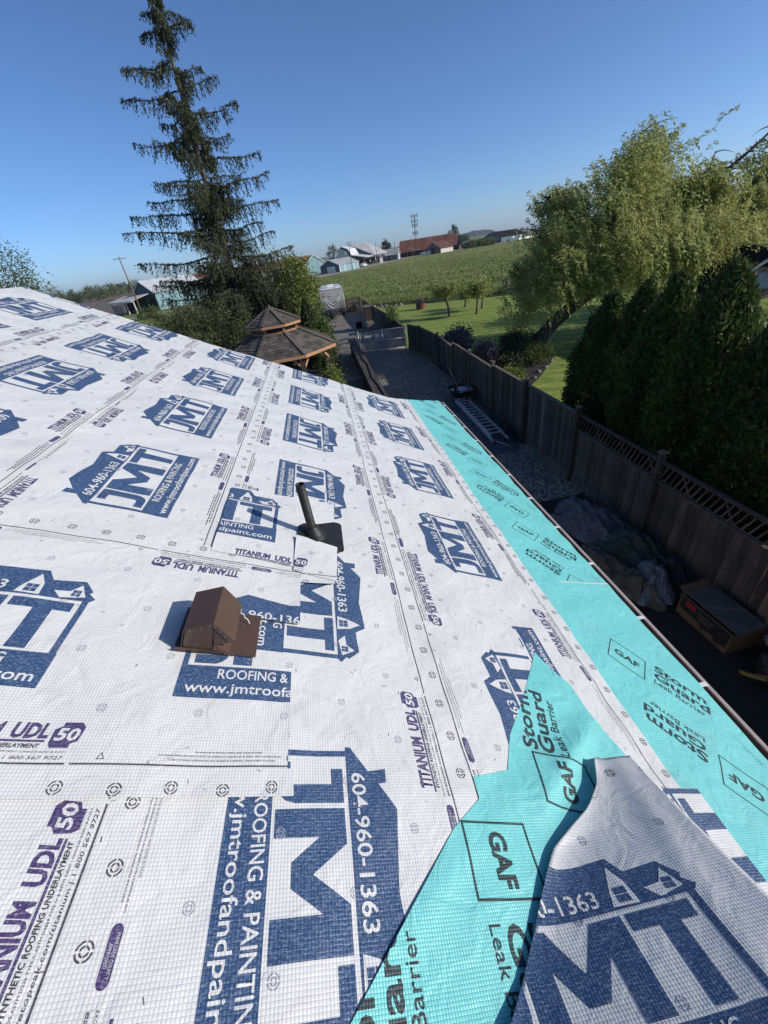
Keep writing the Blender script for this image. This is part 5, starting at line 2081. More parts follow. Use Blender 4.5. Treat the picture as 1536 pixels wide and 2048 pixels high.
# big grey roofed open barn
T = thing('open_front_barn', 'big grey roofed barn with white posts along its open front', 'barn', (30, 232, 0))
m = MB()
m.prism([(20.2, 232, 8.9), (29.6, 236, 8.9), (40.5, 247, 4.0), (31.5, 228.5, 3.6)], (0, 0, .15))
m.prism([(20.2, 232, 8.9), (29.6, 236, 8.9), (26, 252, 4.0), (15, 248, 4.0)], (0, 0, .15))
m.build('roof_slope', 'roof_metal_grey', T)
m = MB()
m.add([(20.4, 232.2, 8.8), (31.3, 229.0, 3.6), (31.3, 229, 2.6), (20.8, 232.0, 2.6)], [(0, 1, 2, 3)])
m.build('gable_wall', 'barn_blue', T)
m = MB()
m.add([(21, 236, 0), (36, 248, 0), (36, 248, 4), (21, 236, 6)], [(0, 1, 2, 3)])
m.build('back_wall', 'barn_dark', T)
for t in (0, .25, .5, .75, 1.0):
    p = Vector((25.5, 224.5, 0)).lerp(Vector((39.6, 246.3, 0)), t)
    m = MB()
    m.box((p.x, p.y, 1.7), (.35, .35, 3.4))
    m.build('post', 'barn_white', T)
m = MB()
m.bar((25.5, 224.5, 3.1), (39.6, 246.3, 3.7), .25, .5)
m.build('front_beam', 'barn_white', T)
m = MB()
m.prism([(24.6, 224, 3.3), (31.4, 228.4, 3.9), (40.5, 247, 4.05), (39.8, 246, 3.6)], (0, 0, .1))
m.build('porch_roof', 'roof_metal_white', T)
bxs = thing('white_hut', 'tiny white hut standing in front of the open barn', 'hut', (33.5, 224, 0))
m = MB()
m.box((33.6, 224.5, 1.1), (1.5, 1.5, 2.2))
m.build('wall', 'barn_white', bxs)
m = MB()
m.prism([(32.6, 223.6, 2.2), (33.6, 223.6, 2.9), (34.6, 223.6, 2.2)], (0, 1.9, 0))
m.build('roof', 'roof_metal_grey', bxs)
# small teal gable building with long grey roof
gable('teal_workshop', 'long grey roofed workshop with a pale teal gable end', (45.5, 244.0), math.atan2(12.0, 4.5), 7.0, 17, 2.4, 5.0, 'barn_blue', 'roof_metal_grey', trim='barn_white', endm='barn_teal', doors=[(3.0, 4.3, 0, 2.3, 'barn_white')])
# red rusty barn
T = thing('rusty_barn', 'very long barn with a rusty red metal roof and open dark front', 'barn', (68, 268, 0))
rA, rB = Vector((52.6, 271.5, 0)), Vector((84.2, 262.0, 0))
rd = (rB - rA).normalized()
rn = Vector((rd.y, -rd.x, 0))
npan = 16
for i in range(npan):
    a = rA.lerp(rB, i / npan)
    b = rA.lerp(rB, (i + 1) / npan)
    m = MB()
    z1, z2 = 7.8, 2.2
    m.prism([a + rn * 6.5 + rd * -1.0 + Vector((0, 0, z2 + .02 * (i % 2))), b + rn * 6.5 + rd * (-1.0) + Vector((0, 0, z2 + .02 * (i % 2))), b + Vector((0, 0, z1)), a + Vector((0, 0, z1))], (0, 0, .12))
    m.build('roof_panel', 'roof_rust', T)
m = MB()
m.prism([rA + Vector((0, 0, 7.8)), rB + Vector((0, 0, 7.8)), rB - rn * 8 + Vector((0, 0, 2.2)), rA - rn * 8 + Vector((0, 0, 2.2))], (0, 0, .1))
m.build('rear_roof', 'roof_rust', T)
m = MB()
m.add([rB + rn * 6.3 + Vector((0, 0, 0)), rB - rn * 7.5, rB - rn * 7.5 + Vector((0, 0, 2.4)), rB + Vector((0, 0, 7.7)), rB + rn * 6.3 + Vector((0, 0, 2.3))], [(0, 1, 2, 3, 4)])
m.build('gable_wall', 'barn_grey_wood', T)
m = MB()
m.prism([rA + rn * 2.5, rB + rn * 2.5, rB + rn * 2.5 + Vector((0, 0, 4.5)), rA + rn * 2.5 + Vector((0, 0, 4.5))], rn * -.2)
m.build('inner_wall', 'barn_dark', T)
for i in range(9):
    p = rA.lerp(rB, i / 8) + rn * 6.0
    m = MB()
    m.box((p.x, p.y, 1.1), (.25, .25, 2.2))
    m.build('post', 'barn_grey_wood', T)
gable('gabled_shed', 'small red roofed shed with dark gable in front of the rusty barn', (61.2, 246.5), math.atan2(-9.5, 5.8), 10.6, 9.5, 2.1, 5.0, 'stucco_pale', 'roof_rust', endm='barn_grey_wood', doors=[(4.0, 6.3, 0, 2.6, 'barn_dark'), (.5, 3.5, 0, 1.6, 'barn_white')])
gable('low_dark_shed', 'low dark shed beside the right end of the rusty barn', (87.5, 262), rad(-10), 6, 12, 2.4, 3.2, 'barn_dark', 'roof_metal_grey', cat='shed')
# dark long building
T, g = gable('dark_roofed_building', 'long dark building with a black roof and two small windows', (131.8, 278.4), math.atan2(13, -9), 14, 27, 2.6, 5.3, 'barn_blue', 'roof_dark', trim='barn_white')
dA, dB = Vector((131.6, 278.3, 0)), Vector((111.2, 261.0, 0))
for t in (.35, .72):
    p = dB.lerp(dA, t) + Vector((.18, -.22, 0))
    m = MB()
    m.box((p.x, p.y, 1.6), (1.1, .1, 1.0), Matrix.Rotation(math.atan2(17.3, 20.4), 3, 'Z'))
    m.build('window', 'barn_white', T)
fn_ = MB()
fn_.bar((118, 258, .5), (150, 283, .5), .15, .9)
o = fn_.build('rail_fence', 'barn_white', None)
tag(o, 'pale low rail fence running right from the dark building', 'fence')
# greenhouses near the horizon
for i, (x, y, L, lab) in enumerate(((232, 560, 48, 'long white greenhouse near the horizon left of the dark building'), (470, 800, 200, 'long white greenhouse on the horizon right of the dark building'))):
    gh = thing('greenhouse', lab, 'greenhouse', (x, y, 0), 'far greenhouses')
    for k in range(8):
        m = MB()
        x0 = x + k * L / 8
        w = L / 8
        m.prism([(x0, y - k * 2, 0), (x0 + w, y - k * 2, 0), (x0 + w, y - k * 2, 4.2), (x0 + w / 2, y - k * 2, 5.6), (x0, y - k * 2, 4.2)], (0, 40, 0))
        m.build('greenhouse_bay', 'roof_metal_white', gh)

# left barn with porch
aL = math.atan2(-10, 8.2)
T, g = gable('teal_barn', 'teal barn with white metal roof and slate gable behind the leaning pole', (-46.2, 126.2), aL, 12.9, 13.0, 3.9, 6.45, 'barn_teal', 'roof_metal_white', endm='barn_blue', trim='barn_white',
             doors=[(6.8, 8.8, 0, 2.3, 'barn_dark'), (9.6, 11.4, .9, 2.4, 'barn_dark')])
T = thing('porch_shelter', 'open white roofed porch shelter beside the teal barn', 'shelter', (-47, 117, 0))
pA, pB = Vector((-52.4, 125.0, 0)), Vector((-42.2, 113.2, 0))
pd = (pB - pA).normalized()
pn = Vector((-pd.y, pd.x, 0))
if pn.x < 0:
    pn = -pn
for i in range(6):
    a, b_ = pA.lerp(pB, i / 6), pA.lerp(pB, (i + 1) / 6)
    m = MB()
    m.prism([a - pn * .6 + Vector((0, 0, 2.75)), b_ - pn * .6 + Vector((0, 0, 2.75)), b_ + pn * 4 + Vector((0, 0, 3.7)), a + pn * 4 + Vector((0, 0, 3.7))], (0, 0, .1))
    m.build('roof_panel', 'stucco_pale', T)
for t in (.02, .30, .48, .66, .98):
    p = pA.lerp(pB, t)
    m = MB()
    m.box((p.x, p.y, 1.4), (.2, .2, 2.8))
    m.build('post', 'barn_white', T)
m = MB()
m.bar(pA - pn * .6 + Vector((0, 0, 2.7)), pB - pn * .6 + Vector((0, 0, 2.7)), .1, .3)
m.build('fascia', 'barn_white', T)
m = MB()
m.prism([pA + pn * 3.2, pB + pn * 3.2, pB + pn * 3.2 + Vector((0, 0, 3)), pA + pn * 3.2 + Vector((0, 0, 3))], pn * .1)
m.build('back_wall', 'barn_dark', T)
for k in range(7):
    m = MB()
    m.bar(pA + pn * .1 + Vector((0, 0, .25 + k * .28)), pA.lerp(pB, .44) + pn * .1 + Vector((0, 0, .25 + k * .28)), .03, .2)
    m.build('slat', 'barn_grey_wood', T)

# utility poles and mast
def upole(name, label, p, H, arm, adir=(1, 0, 0), lean=(0, 0)):
    T = thing(name, label, 'utility pole', (p[0], p[1], 0), 'utility poles')
    m = MB()
    top = Vector((p[0] + lean[0], p[1] + lean[1], H))
    m.tube([(p[0], p[1], 0), top], [.17, .11], 10)
    m.build('pole', 'pole_wood', T, True)
    ad = Vector(adir).normalized()
    for k, z in enumerate(arm):
        m = MB()
        m.bar(top - ad * 1.3 + Vector((0, 0, z)), top + ad * 1.3 + Vector((0, 0, z)), .1, .12)
        m.build('crossarm', 'pole_wood', T)
        for t in (-1.2, -.5, .5, 1.2):
            m = MB()
            q_ = top + ad * t + Vector((0, 0, z + .14))
            m.box(q_, (.07, .07, .2))
            m.build('insulator', 'stucco_pale', T)


upole('utility_pole', 'tall leaning utility pole with one crossarm in front of the teal barn', (-39.6, 108.2), 11.2, (-.35,), (1, .3, 0))
upole('utility_pole', 'utility pole with two crossarms in front of the blue shed', (16.7, 194.6), 9.6, (-.3, -1.0), (1, -.4, 0))
upole('utility_pole', 'dark bare pole in front of the open front barn', (31.4, 222.1), 8.4, (), (1, 0, 0))
upole('utility_pole', 'thin pole beside the teal workshop gable', (43.8, 241), 7.8, (), (1, 0, 0))
upole('utility_pole', 'thin pole in front of the left end of the rusty barn', (57.2, 262), 9.6, (), (1, 0, 0))
upole('utility_pole', 'small far pole rising over the shrubs beside the brown roof', (-11.6, 205), 9.0, (-.3,), (1, 0, 0))
tw_ = thing('cell_tower', 'lattice cell tower with antenna clusters behind the rusty barn', 'tower', (66.5, 292, 0))
tx, ty, tH = 66.6, 292.0, 20.4
for k in range(3):
    a = rad(90 + k * 120)
    m = MB()
    m.bar((tx + 1.1 * math.cos(a), ty + 1.1 * math.sin(a), 0), (tx + .5 * math.cos(a), ty + .5 * math.sin(a), tH), .14, .14)
    m.build('leg', 'tower_steel', tw_)
m = MB()
for i in range(14):
    z0, z1 = i * tH / 14, (i + 1) * tH / 14
    r0, r1 = 1.1 - .6 * z0 / tH, 1.1 - .6 * z1 / tH
    for k in range(3):
        a, b_ = rad(90 + k * 120), rad(210 + k * 120)
        m.bar((tx + r0 * math.cos(a), ty + r0 * math.sin(a), z0), (tx + r1 * math.cos(b_), ty + r1 * math.sin(b_), z1), .08, .08)
m.build('bracing', 'tower_steel', tw_)
for (z, r) in ((19.6, 2.2), (17.0, 2.2), (15.0, 1.7), (11.2, 1.7)):
    m = MB()
    for k in range(3):
        a, b_ = rad(30 + k * 120), rad(150 + k * 120)
        m.bar((tx + r * math.cos(a), ty + r * math.sin(a), z), (tx + r * math.cos(b_), ty + r * math.sin(b_), z), .12, .12)
        m.bar((tx, ty, z), (tx + r * math.cos(a), ty + r * math.sin(a), z), .1, .1)
    pl = m.build('antenna_frame', 'tower_steel', tw_)
    for k in range(6):
        a = rad(k * 60 + 10)
        m = MB()
        m.box((tx + r * .9 * math.cos(a), ty + r * .9 * math.sin(a), z), (.36, .3, 1.7))
        m.build('antenna_panel', 'tower_steel', pl)
for sx in (-1.9, 1.9):
    m = MB()
    m.tube([(tx + sx, ty, 19.4), (tx + sx, ty, 22.3)], .07, 6)
    m.build('whip_aerial', 'tower_steel', tw_)


def vehicle(label, x, y, rot, col, L=4.6, cat='car'):
    T = thing('parked_car', label, cat, (x, y, 0), 'vehicles in the farm yard')
    R = Matrix.Rotation(rot, 3, 'Z')

    def q_(a, b_, z):
        return Vector((x, y, 0)) + R @ Vector((a, b_, z))
    m = MB()
    pr = [(-L / 2, .35), (-L / 2, .95), (-L * .28, 1.02), (-L * .12, 1.55), (L * .25, 1.55), (L * .42, 1.0), (L / 2, .92), (L / 2, .35)]
    m.prism([q_(a, -.85, z) for a, z in pr], R @ Vector((0, 1.7, 0)))
    m.build('body', col, T, bevel=.08)
    for sy in (-.87, .87):
        m = MB()
        m.prism([q_(-L * .22, sy, 1.05), q_(-L * .10, sy, 1.45), q_(L * .22, sy, 1.45), q_(L * .32, sy, 1.05)], R @ Vector((0, .01 if sy > 0 else -.01, 0)))
        m.build('window', 'dark_glass', T)
    for a in (-L * .31, L * .31):
        for sy in (-.8, .8):
            m = MB()
            m.lathe([(0, -.1), (.33, -.1), (.33, .1), (0, .1)], q_(a, sy, .33), 14, R @ Matrix.Rotation(rad(90), 3, 'X'))
            m.build('wheel', 'rubber', T)


vehicle('white pickup parked under the front of the rusty barn', 63.0, 256, rad(-15), 'car_white', 5.2)
vehicle('white car parked at the right end of the blue shed', 22.6, 204, rad(60), 'car_white', 4.4)
vehicle('dark tractor shape parked beside the grey roofed workshop', 41.5, 244, rad(60), 'barn_dark', 4.0)
vehicle('dark car parked under the open front barn', 30.5, 231, rad(50), 'barn_dark', 4.4)

# dirt mound at the far field
m = MB()
row, fsx = [], []
for i in range(41):
    for j in range(9):
        t, w = i / 40, j / 8
        hgt = 2.6 * math.sin(math.pi * t) ** .7 * math.sin(math.pi * w) * (1 + .25 * math.sin(i * 1.3) * math.sin(j * 1.7))
        row.append((-150 + t * 75, 330 - t * 55 + w * 16, max(0, hgt) + .02))
for i in range(40):
    for j in range(8):
        a = i * 9 + j
        fsx.append((a, a + 9, a + 10, a + 1))
m.add(row, fsx)
o = m.build('dirt_mound', 'dirt_mound', None, True)
tag(o, 'long heap of reddish earth at the far side of the ploughed field', 'earth mound')

# ================================================================== vegetation
def tree_obj(name, label, base, cat='tree', group=None):
    return thing(name, label, cat, base, group)


def add_mesh(name, me, parent):
    return link(bpy.data.objects.new(name, me), parent)


# --- the tall conifer with drooping sprays
con = tree_obj('conifer_tree', 'tall dark conifer with drooping branches behind the gazebo', (-4.5, 28, 0))
cb_ = Vector((-4.5, 28, 0))
m = MB()
m.tube([(-4.45, 28, 0), (-4.5, 28, 5), (-4.56, 28, 10), (-4.5, 28.05, 13.5), (-4.42, 28, 16), (-4.38, 28, 17.2)], [.22, .16, .115, .075, .04, .012], 10)
m.build('trunk', 'bark_conifer', con, True)
LT = [(-5.32, 15.55), (-5.66, 14.8), (-6.76, 13.87), (-6.68, 13.64), (-7.44, 12.85), (-6.04, 11.95), (-7.46, 11.22), (-7.03, 9.66), (-7.97, 9.12), (-8.99, 8.57), (-9.43, 7.88), (-9.56, 6.42)]
RT = [(-3.32, 15.34), (-3.1, 14.81), (-3.32, 13.73), (-2.65, 13.29), (-2.0, 12.13), (-2.66, 11.04), (-1.44, 10.5), (-1.18, 9.55), (-1.03, 8.39), (-2.16, 7.58), (-1.6, 7.02), (-0.73, 6.17)]
rngc = np.random.default_rng(21)
tips = [(x, rngc.uniform(-.8, .8), z) for x, z in LT + RT]
for _ in range(62):
    z = 1.0 + 15.4 * rngc.random() ** 1.15
    reach = np.interp(z, [0, 5, 8, 11, 14, 16.6], [5.0, 4.6, 4.2, 2.7, 1.5, .5]) * rngc.uniform(.45, .95)
    a = rngc.uniform(0, 2 * math.pi)
    if rngc.random() < .55:
        a = math.copysign(rngc.uniform(.9, 2.2), rngc.uniform(-1, 1))      # more of them towards and away from the camera
    tips.append((-4.5 + reach * math.cos(a), reach * math.sin(a), z))
for _ in range(22):
    z = rngc.uniform(1.6, 5.6)
    a = rngc.uniform(2.3, 4.1)
    rch = rngc.uniform(2.8, 5.2)
    tips.append((-4.5 + rch * math.cos(a), rch * math.sin(a) * .8, z))
for _ in range(80):
    z = 1.5 + 14.3 * rngc.random() ** 1.2
    a = rngc.uniform(0, 2 * math.pi)
    rch = rngc.uniform(.5, 1.0) * np.interp(z, [0, 6, 12, 16], [2.6, 2.1, 1.1, .4])
    tips.append((-4.5 + rch * math.cos(a), rch * math.sin(a), z + rngc.uniform(-.2, .2)))
C_, A_, limb = [], [], MB()
for (tx_, dy, tz) in tips:
    tip = np.array((tx_, 28 + dy, tz))
    reach = math.hypot(tx_ + 4.5, dy)
    st_ = np.array((-4.5, 28, min(17, tz - reach * .06 + rngc.uniform(-.15, .35))))
    t = np.linspace(0, 1, 13)
    P = st_ + (tip - st_) * t[:, None]
    P[:, 2] += -reach * .035 * np.sin(math.pi * t) + .05 * np.sin(t * 9 + tz)
    limb.tube([tuple(p) for p in P], [max(.008, .035 * (1 - k) * (reach / 3) ** .5 + .006) for k in t], 4, False)
    dirv = unit((tip - st_)[None])[0]
    side = unit(np.cross(dirv, (0, 0, 1))[None])[0]
    ns = int(10 + reach * 19)
    for _ in range(ns):
        tt = rngc.uniform(.10, 1.0)
        p = np.array([np.interp(tt, t, P[:, i]) for i in range(3)])
        ln = rngc.uniform(.2, .95) * np.interp(tt, [0, .5, 1], [1.0, 1.0, .42]) * np.interp(tz, [4, 12, 16], [1.1, .85, .5])
        sd = side * rngc.normal() * .30 * (1 - .6 * tt) * min(1, reach / 2.5)
        d = np.array((0, 0, -1.0)) + dirv * rngc.uniform(-.05, .45) + side * rngc.normal() * .22
        d /= np.linalg.norm(d)
        nl = max(5, int(ln / .045))
        s_ = np.linspace(0, 1, nl)
        q_ = p + sd + d * (s_ * ln)[:, None] + rngc.normal(size=(nl, 3)) * .028
        C_.append(q_)
        A_.append(np.repeat(d[None], nl, 0) + rngc.normal(size=(nl, 3)) * .45)
    nl = int(reach * 26)
    tt = rngc.uniform(.15, 1.0, nl)
    q_ = np.stack([np.interp(tt, t, P[:, i]) for i in range(3)], 1) + rngc.normal(size=(nl, 3)) * .04
    C_.append(q_)
    A_.append(np.repeat(dirv[None], nl, 0))
limb.build('branches', 'bark_conifer', con)['kind'] = 'stuff'
C_, A_ = np.concatenate(C_), np.concatenate(A_)
me = leaves_from(C_, A_,   .15, .05, 'needles', 'crown', rngc, cb_, .3)
add_mesh('crown', me, con)


def shrub(name, label, c, radii, m_, leaf=(.09, .055), nclump=60, per=60, crad=.16, seed=1, cat='shrub', group=None, stem=True, shell=.45, zmin=.03, barkm='bark_grey'):
    r = np.random.default_rng(seed)
    T = thing(name, label, cat, (c[0], c[1], 0), group)
    pts, tone, cc = clump_points(c, radii, nclump, per, crad, r, shell, zmin)
    out = unit(pts - np.array((c[0], c[1], c[2] - radii[2] * .5)))
    me = leaves_from(pts, out * .6 + np.array((0, 0, .1)), leaf[0], leaf[1], m_, 'crown', r, (c[0], c[1], 0), .9, tone)
    add_mesh('crown', me, T)
    if stem:
        mm = MB()
        for k in r.choice(len(cc), min(len(cc), 14), replace=False):
            q_ = cc[k]
            b0 = np.array((c[0] + r.normal() * .06, c[1] + r.normal() * .06, 0))
            md = (b0 + q_) / 2 + np.array((0, 0, .15 * radii[2]))
            mm.tube([tuple(b0), tuple(md), tuple(q_)], [.035, .022, .008], 5, False)
        mm.build('stem', barkm, T)
    return T


def colconifer(name, label, c, H, R, seed, m_='needles_low', n=5200, group=None, lean=0.0):
    """narrow upright conifer"""
    r = np.random.default_rng(seed)
    T = thing(name, label, 'conifer', (c[0], c[1], 0), group)
    z = r.random(n) ** .8 * H
    prof = R * np.interp(z / H, [0, .12, .45, .8, 1], [.85, 1, .86, .42, .03])
    a = r.uniform(0, 2 * math.pi, n)
    lobes = 1 + .16 * np.sin(a * 5 + z * 1.3) + .10 * np.sin(a * 9 - z * 2.1)
    rr = prof * lobes * r.uniform(.55, 1.0, n) ** .5
    P = np.stack([c[0] + rr * np.cos(a), c[1] + rr * np.sin(a), z + .05], 1)
    A = np.stack([np.cos(a) * .4, np.sin(a) * .4, np.ones(n)], 1)
    me = leaves_from(P, A, .20, .07, m_, 'crown', r, (c[0], c[1], 0), .35)
    add_mesh('crown', me, T)
    mm = MB()
    mm.tube([(c[0], c[1], 0), (c[0], c[1], H * .9)], [.09, .02], 6)
    mm.build('trunk', 'bark_grey', T)
    return T


# mass of evergreens and shrubs behind the gazebo
colconifer('columnar_evergreen', 'pointed dark evergreen just right of the gazebo cupola', (-0.75, 25.6), 3.6, .72, 31, n=8000)
colconifer('columnar_evergreen', 'broad dark evergreen behind the gazebo cupola', (-1.9, 26.8), 4.0, 1.0, 32, n=9000)
colconifer('columnar_evergreen', 'dark evergreen standing left of the pointed one behind the gazebo', (-3.0, 27.4), 4.5, 1.0, 33, n=9000)
shrub('leafy_tree', 'bright leafy young tree with upright shoots beside the trailer', (-1.25, 30.5, 3.4), (1.45, 1.4, 2.6), 'bright_leaf', (.17, .11), 120, 60, .28, 34, 'tree')
shrub('leafy_shrub', 'climbing leafy shrub at the edge of the pale gravel beside the gazebo', (-0.15, 23.8, 1.3), (.6, 1.2, 1.6), 'shrub_leaf', (.13, .09), 90, 60, .2, 35)
shrub('evergreen_hedge', 'dark evergreen hedge left of the gazebo under the tall conifer', (-6.2, 24.5, 2.1), (3.2, 2.0, 2.3), 'needles_low', (.16, .05), 220, 80, .28, 36, 'hedge')
shrub('evergreen_hedge', 'dark evergreen hedge behind the tall conifer trunk', (-3.6, 31.0, 2.9), (3.2, 1.8, 2.9), 'needles_low', (.18, .06), 220, 80, .32, 37, 'hedge')
shrub('leafy_shrub', 'dark round shrub at the rake edge left of the gazebo roof', (-7.8, 21.0, 1.6), (1.8, 1.5, 1.8), 'dark_leaf', (.11, .06), 110, 70, .22, 38)
shrub('leafy_shrub', 'low shrub at the foot of the leaning utility pole', (-32.5, 92, .8), (2.6, 1.6, 1.2), 'shrub_leaf', (.22, .14), 50, 50, .35, 39)
shrub('yellow_green_shrub', 'yellow green shrub inside the gazebo railing', (-.15, 17.5, .9), (.55, .6, .7), 'bright_leaf', (.09, .06), 50, 60, .14, 40)
shrub('tall_shoots', 'thin upright green shoots above the hedge left of the leafy tree', (-2.3, 31.6, 5.2), (1.2, .8, 1.3), 'bright_leaf', (.15, .06), 40, 40, .16, 41)

# --- cedars hedge row: narrow pointed trees, each a thing
def cedar_mesh(seed, H=4.2, R=.84, n=26000):
    r = np.random.default_rng(seed)
    z = r.random(n) ** .85 * H
    prof = R * np.interp(z / H, [0, .06, .3, .62, .86, .96, 1], [.95, 1.0, .98, .78, .40, .15, .02])
    a = r.uniform(0, 2 * math.pi, n)
    lob = 1 + .10 * np.sin(a * 3 + z * 2.0 + seed) + .09 * np.sin(a * 6 - z * 3.7 + seed * 2) + .08 * np.sin(z * 8 + a * 2)
    rr = prof * lob * r.uniform(.45, 1.0, n) ** .35
    P = np.stack([rr * np.cos(a), rr * np.sin(a), z + .04], 1)
    A = np.stack([np.cos(a) * .55, np.sin(a) * .55, np.full(n, .9)], 1)
    tone = r.random(n) * .6 + .4 * (np.sin(a * 4 + z * 2 + seed) * .5 + .5)
    P = P + r.normal(size=(n, 3)) * np.array((.05, .05, .07))
    return leaves_from(P, A, .125, .045, 'cedar_leaf', 'crown', r, (0, 0, 0), .55, tone)


cm = [cedar_mesh(s_) for s_ in (51, 52, 53)]
tk = MB()
tk.tube([(0, 0, 0), (0, 0, 3.6)], [.08, .01], 6)
tkm = tk.mesh('trunk', 'bark_grey')
cl_ = ['farthest pointed cedar of the hedge row, next to the sunlit lawn', 'second pointed cedar from the lawn end of the hedge row', 'third pointed cedar from the lawn end of the hedge row',
       'fourth pointed cedar from the lawn end, in front of the dark garden house', 'fifth pointed cedar from the lawn end at the right edge', 'sixth pointed cedar from the lawn end at the right edge', 'nearest pointed cedar of the hedge row behind the lattice fence']
for i, (y, hh) in enumerate(((9.85, 3.75), (8.85, 3.98), (7.85, 4.18), (6.80, 4.36), (5.75, 3.62), (4.80, 3.6), (3.8, 3.7))):
    T = thing('hedge_cedar', cl_[i], 'cedar tree', (6.95 + .08 * math.sin(i * 2.1), y, 0), 'cedar hedge behind the fence')
    o = link(bpy.data.objects.new('crown', cm[i % 3]), T)
    o.rotation_euler = (0, 0, i * 1.3)
    o.scale = (1.02 + .10 * math.sin(i * 3.1), 1.02 + .08 * math.cos(i * 2.3), hh / 4.2)
    o = link(bpy.data.objects.new('trunk', tkm), T)

# --- the leaning willow
wil = tree_obj('willow_tree', 'big windblown willow with a leaning dark trunk over the lawn', (10.4, 20.3, 0))
wb_ = Vector((10.4, 20.3, 0))
rngw = np.random.default_rng(77)
tr = [(10.15, 20.3, -.1), (10.55, 20.3, .55), (11.25, 20.2, 1.3), (12.1, 20.1, 1.95), (13.2, 20.0, 2.55), (14.2, 20.0, 3.4)]
m = MB()
m.tube(tr, [.50, .36, .32, .29, .26, .20], 14)
m.build('trunk', 'bark_willow', wil, True)
limbs = [
    ((12.1, 20.1, 1.95), (11.0, 19.6, 4.2), (9.6, 19.4, 5.4)),
    ((13.2, 20.0, 2.55), (11.8, 20.6, 5.0), (10.6, 20.9, 6.6)),
    ((13.2, 20.0, 2.55), (12.9, 19.4, 5.4), (13.0, 19.0, 7.3)),
    ((14.2, 20.0, 3.4), (14.2, 20.6, 5.8), (14.9, 20.9, 8.1)),
    ((14.2, 20.0, 3.4), (15.4, 19.4, 5.0), (17.0, 19.0, 6.9)),
    ((14.2, 20.0, 3.4), (16.0, 20.6, 4.4), (18.8, 21.0, 6.2)),
    ((15.4, 19.4, 5.0), (17.6, 19.2, 6.1), (20.5, 19.4, 8.1)),
    ((13.2, 20.0, 2.55), (14.4, 18.2, 3.6), (15.8, 17.2, 4.6)),
    ((12.1, 20.1, 1.95), (12.0, 18.6, 3.3), (12.2, 17.6, 4.6)),
    ((13.2, 20.0, 2.55), (15.2, 21.6, 3.6), (17.6, 22.6, 4.5)),
    ((16.0, 20.6, 4.4), (18.5, 20.2, 4.8), (21.0, 20.0, 5.4)),
    ((12.1, 20.1, 1.95), (11.0, 21.2, 3.0), (9.7, 21.6, 3.9)),
]
lm = MB()
C_, A_, tone = [], [], []
starts = []
for li, (a, b_, c) in enumerate(limbs):
    t = np.linspace(0, 1, 9)[:, None]
    a, b_, c = np.array(a), np.array(b_), np.array(c)
    P = (1 - t) ** 2 * a + 2 * t * (1 - t) * b_ + t ** 2 * c
    P[1:] += rngw.normal(size=(8, 3)) * .07
    lm.tube([tuple(p) for p in P], list(np.linspace(.13, .02, 9)), 6, False)
    for k in range(24):
        tt = rngw.uniform(.16, 1.0)
        p = np.array([np.interp(tt, t[:, 0], P[:, i]) for i in range(3)])
        d = unit(rngw.normal(size=(1, 3)) * np.array((1, 1, .45)) + np.array((.35, 0, .42)))[0]
        ln = rngw.uniform(.6, 1.9) * (1.15 - .45 * tt)
        Q = np.array([p + d * ln * s_ + np.array((.22 * s_ * s_ * ln, 0, -.28 * s_ * s_ * ln)) for s_ in np.linspace(0, 1, 6)])
        lm.tube([tuple(x_) for x_ in Q], list(np.linspace(.028, .006, 6)), 4, False)
        for s_ in np.linspace(.12, 1, 13):
            starts.append((np.array([np.interp(s_, np.linspace(0, 1, 6), Q[:, i]) for i in range(3)]), tt))
lm.build('limbs', 'bark_willow', wil)
TOPX = [9.2, 9.6, 10.1, 10.3, 11.5, 12.5, 13.2, 14.3, 15.1, 15.7, 17.1, 17.9, 18.7, 19.7, 21.5, 24]
TOPZ = [2.2, 3.8, 5.0, 5.8, 6.3, 6.8, 7.3, 7.6, 8.0, 6.9, 5.8, 4.6, 4.6, 5.0, 5.0, 4.6]
BOTX = [9.2, 10.0, 11.0, 12.4, 14, 24]
BOTZ = [1.25, 1.35, 2.0, 2.4, 2.0, 1.8]
nclw = 215
cx_ = 9.4 + 13.0 * rngw.random(nclw) ** 1.15
topz = np.interp(cx_, TOPX, TOPZ)
cy_ = 20.0 + rngw.normal(size=nclw) * np.interp(cx_, [9, 11, 14, 20, 23], [.8, 1.7, 2.2, 1.7, 1.2])
cz_ = topz - .25 - (topz - 2.6) * rngw.random(nclw) ** 1.25 * .92
ctr = list(zip(cx_, cy_, cz_)) + [tuple(p) for p, _ in starts[::5]]
for (x_, y_, z_) in ctr:
    tn = rngw.uniform(0, .6)
    ns = rngw.integers(7, 13)
    for _ in range(ns):
        p = np.array((x_, y_, z_)) + rngw.normal(size=3) * np.array((.36, .36, .22))
        tz_ = float(np.interp(p[0], TOPX, TOPZ))
        if p[2] > tz_ + .9:
            p[2] = tz_ - rngw.uniform(0, .4)
        bz = float(np.interp(p[0], BOTX, BOTZ))
        ln = max(.2, min(rngw.uniform(.3, 1.7), p[2] - bz + rngw.uniform(-.2, .3)))
        n = max(5, int(ln / .042))
        s_ = np.linspace(0, 1, n)
        wind = rngw.uniform(.25, .75)
        up_ = rngw.uniform(.0, .30)
        q_ = p + np.stack([wind * ln * s_, rngw.normal() * .16 * s_ * ln, up_ * np.sin(s_ * 2.2) - ln * .85 * s_ ** 1.5], 1) + rngw.normal(size=(n, 3)) * .045
        C_.append(q_)
        A_.append(np.stack([np.full(n, wind + .3), np.full(n, rngw.normal() * .2), up_ - 1.1 * s_], 1))
        tone.append(np.clip(np.full(n, tn) + rngw.random(n) * .4, 0, 1))
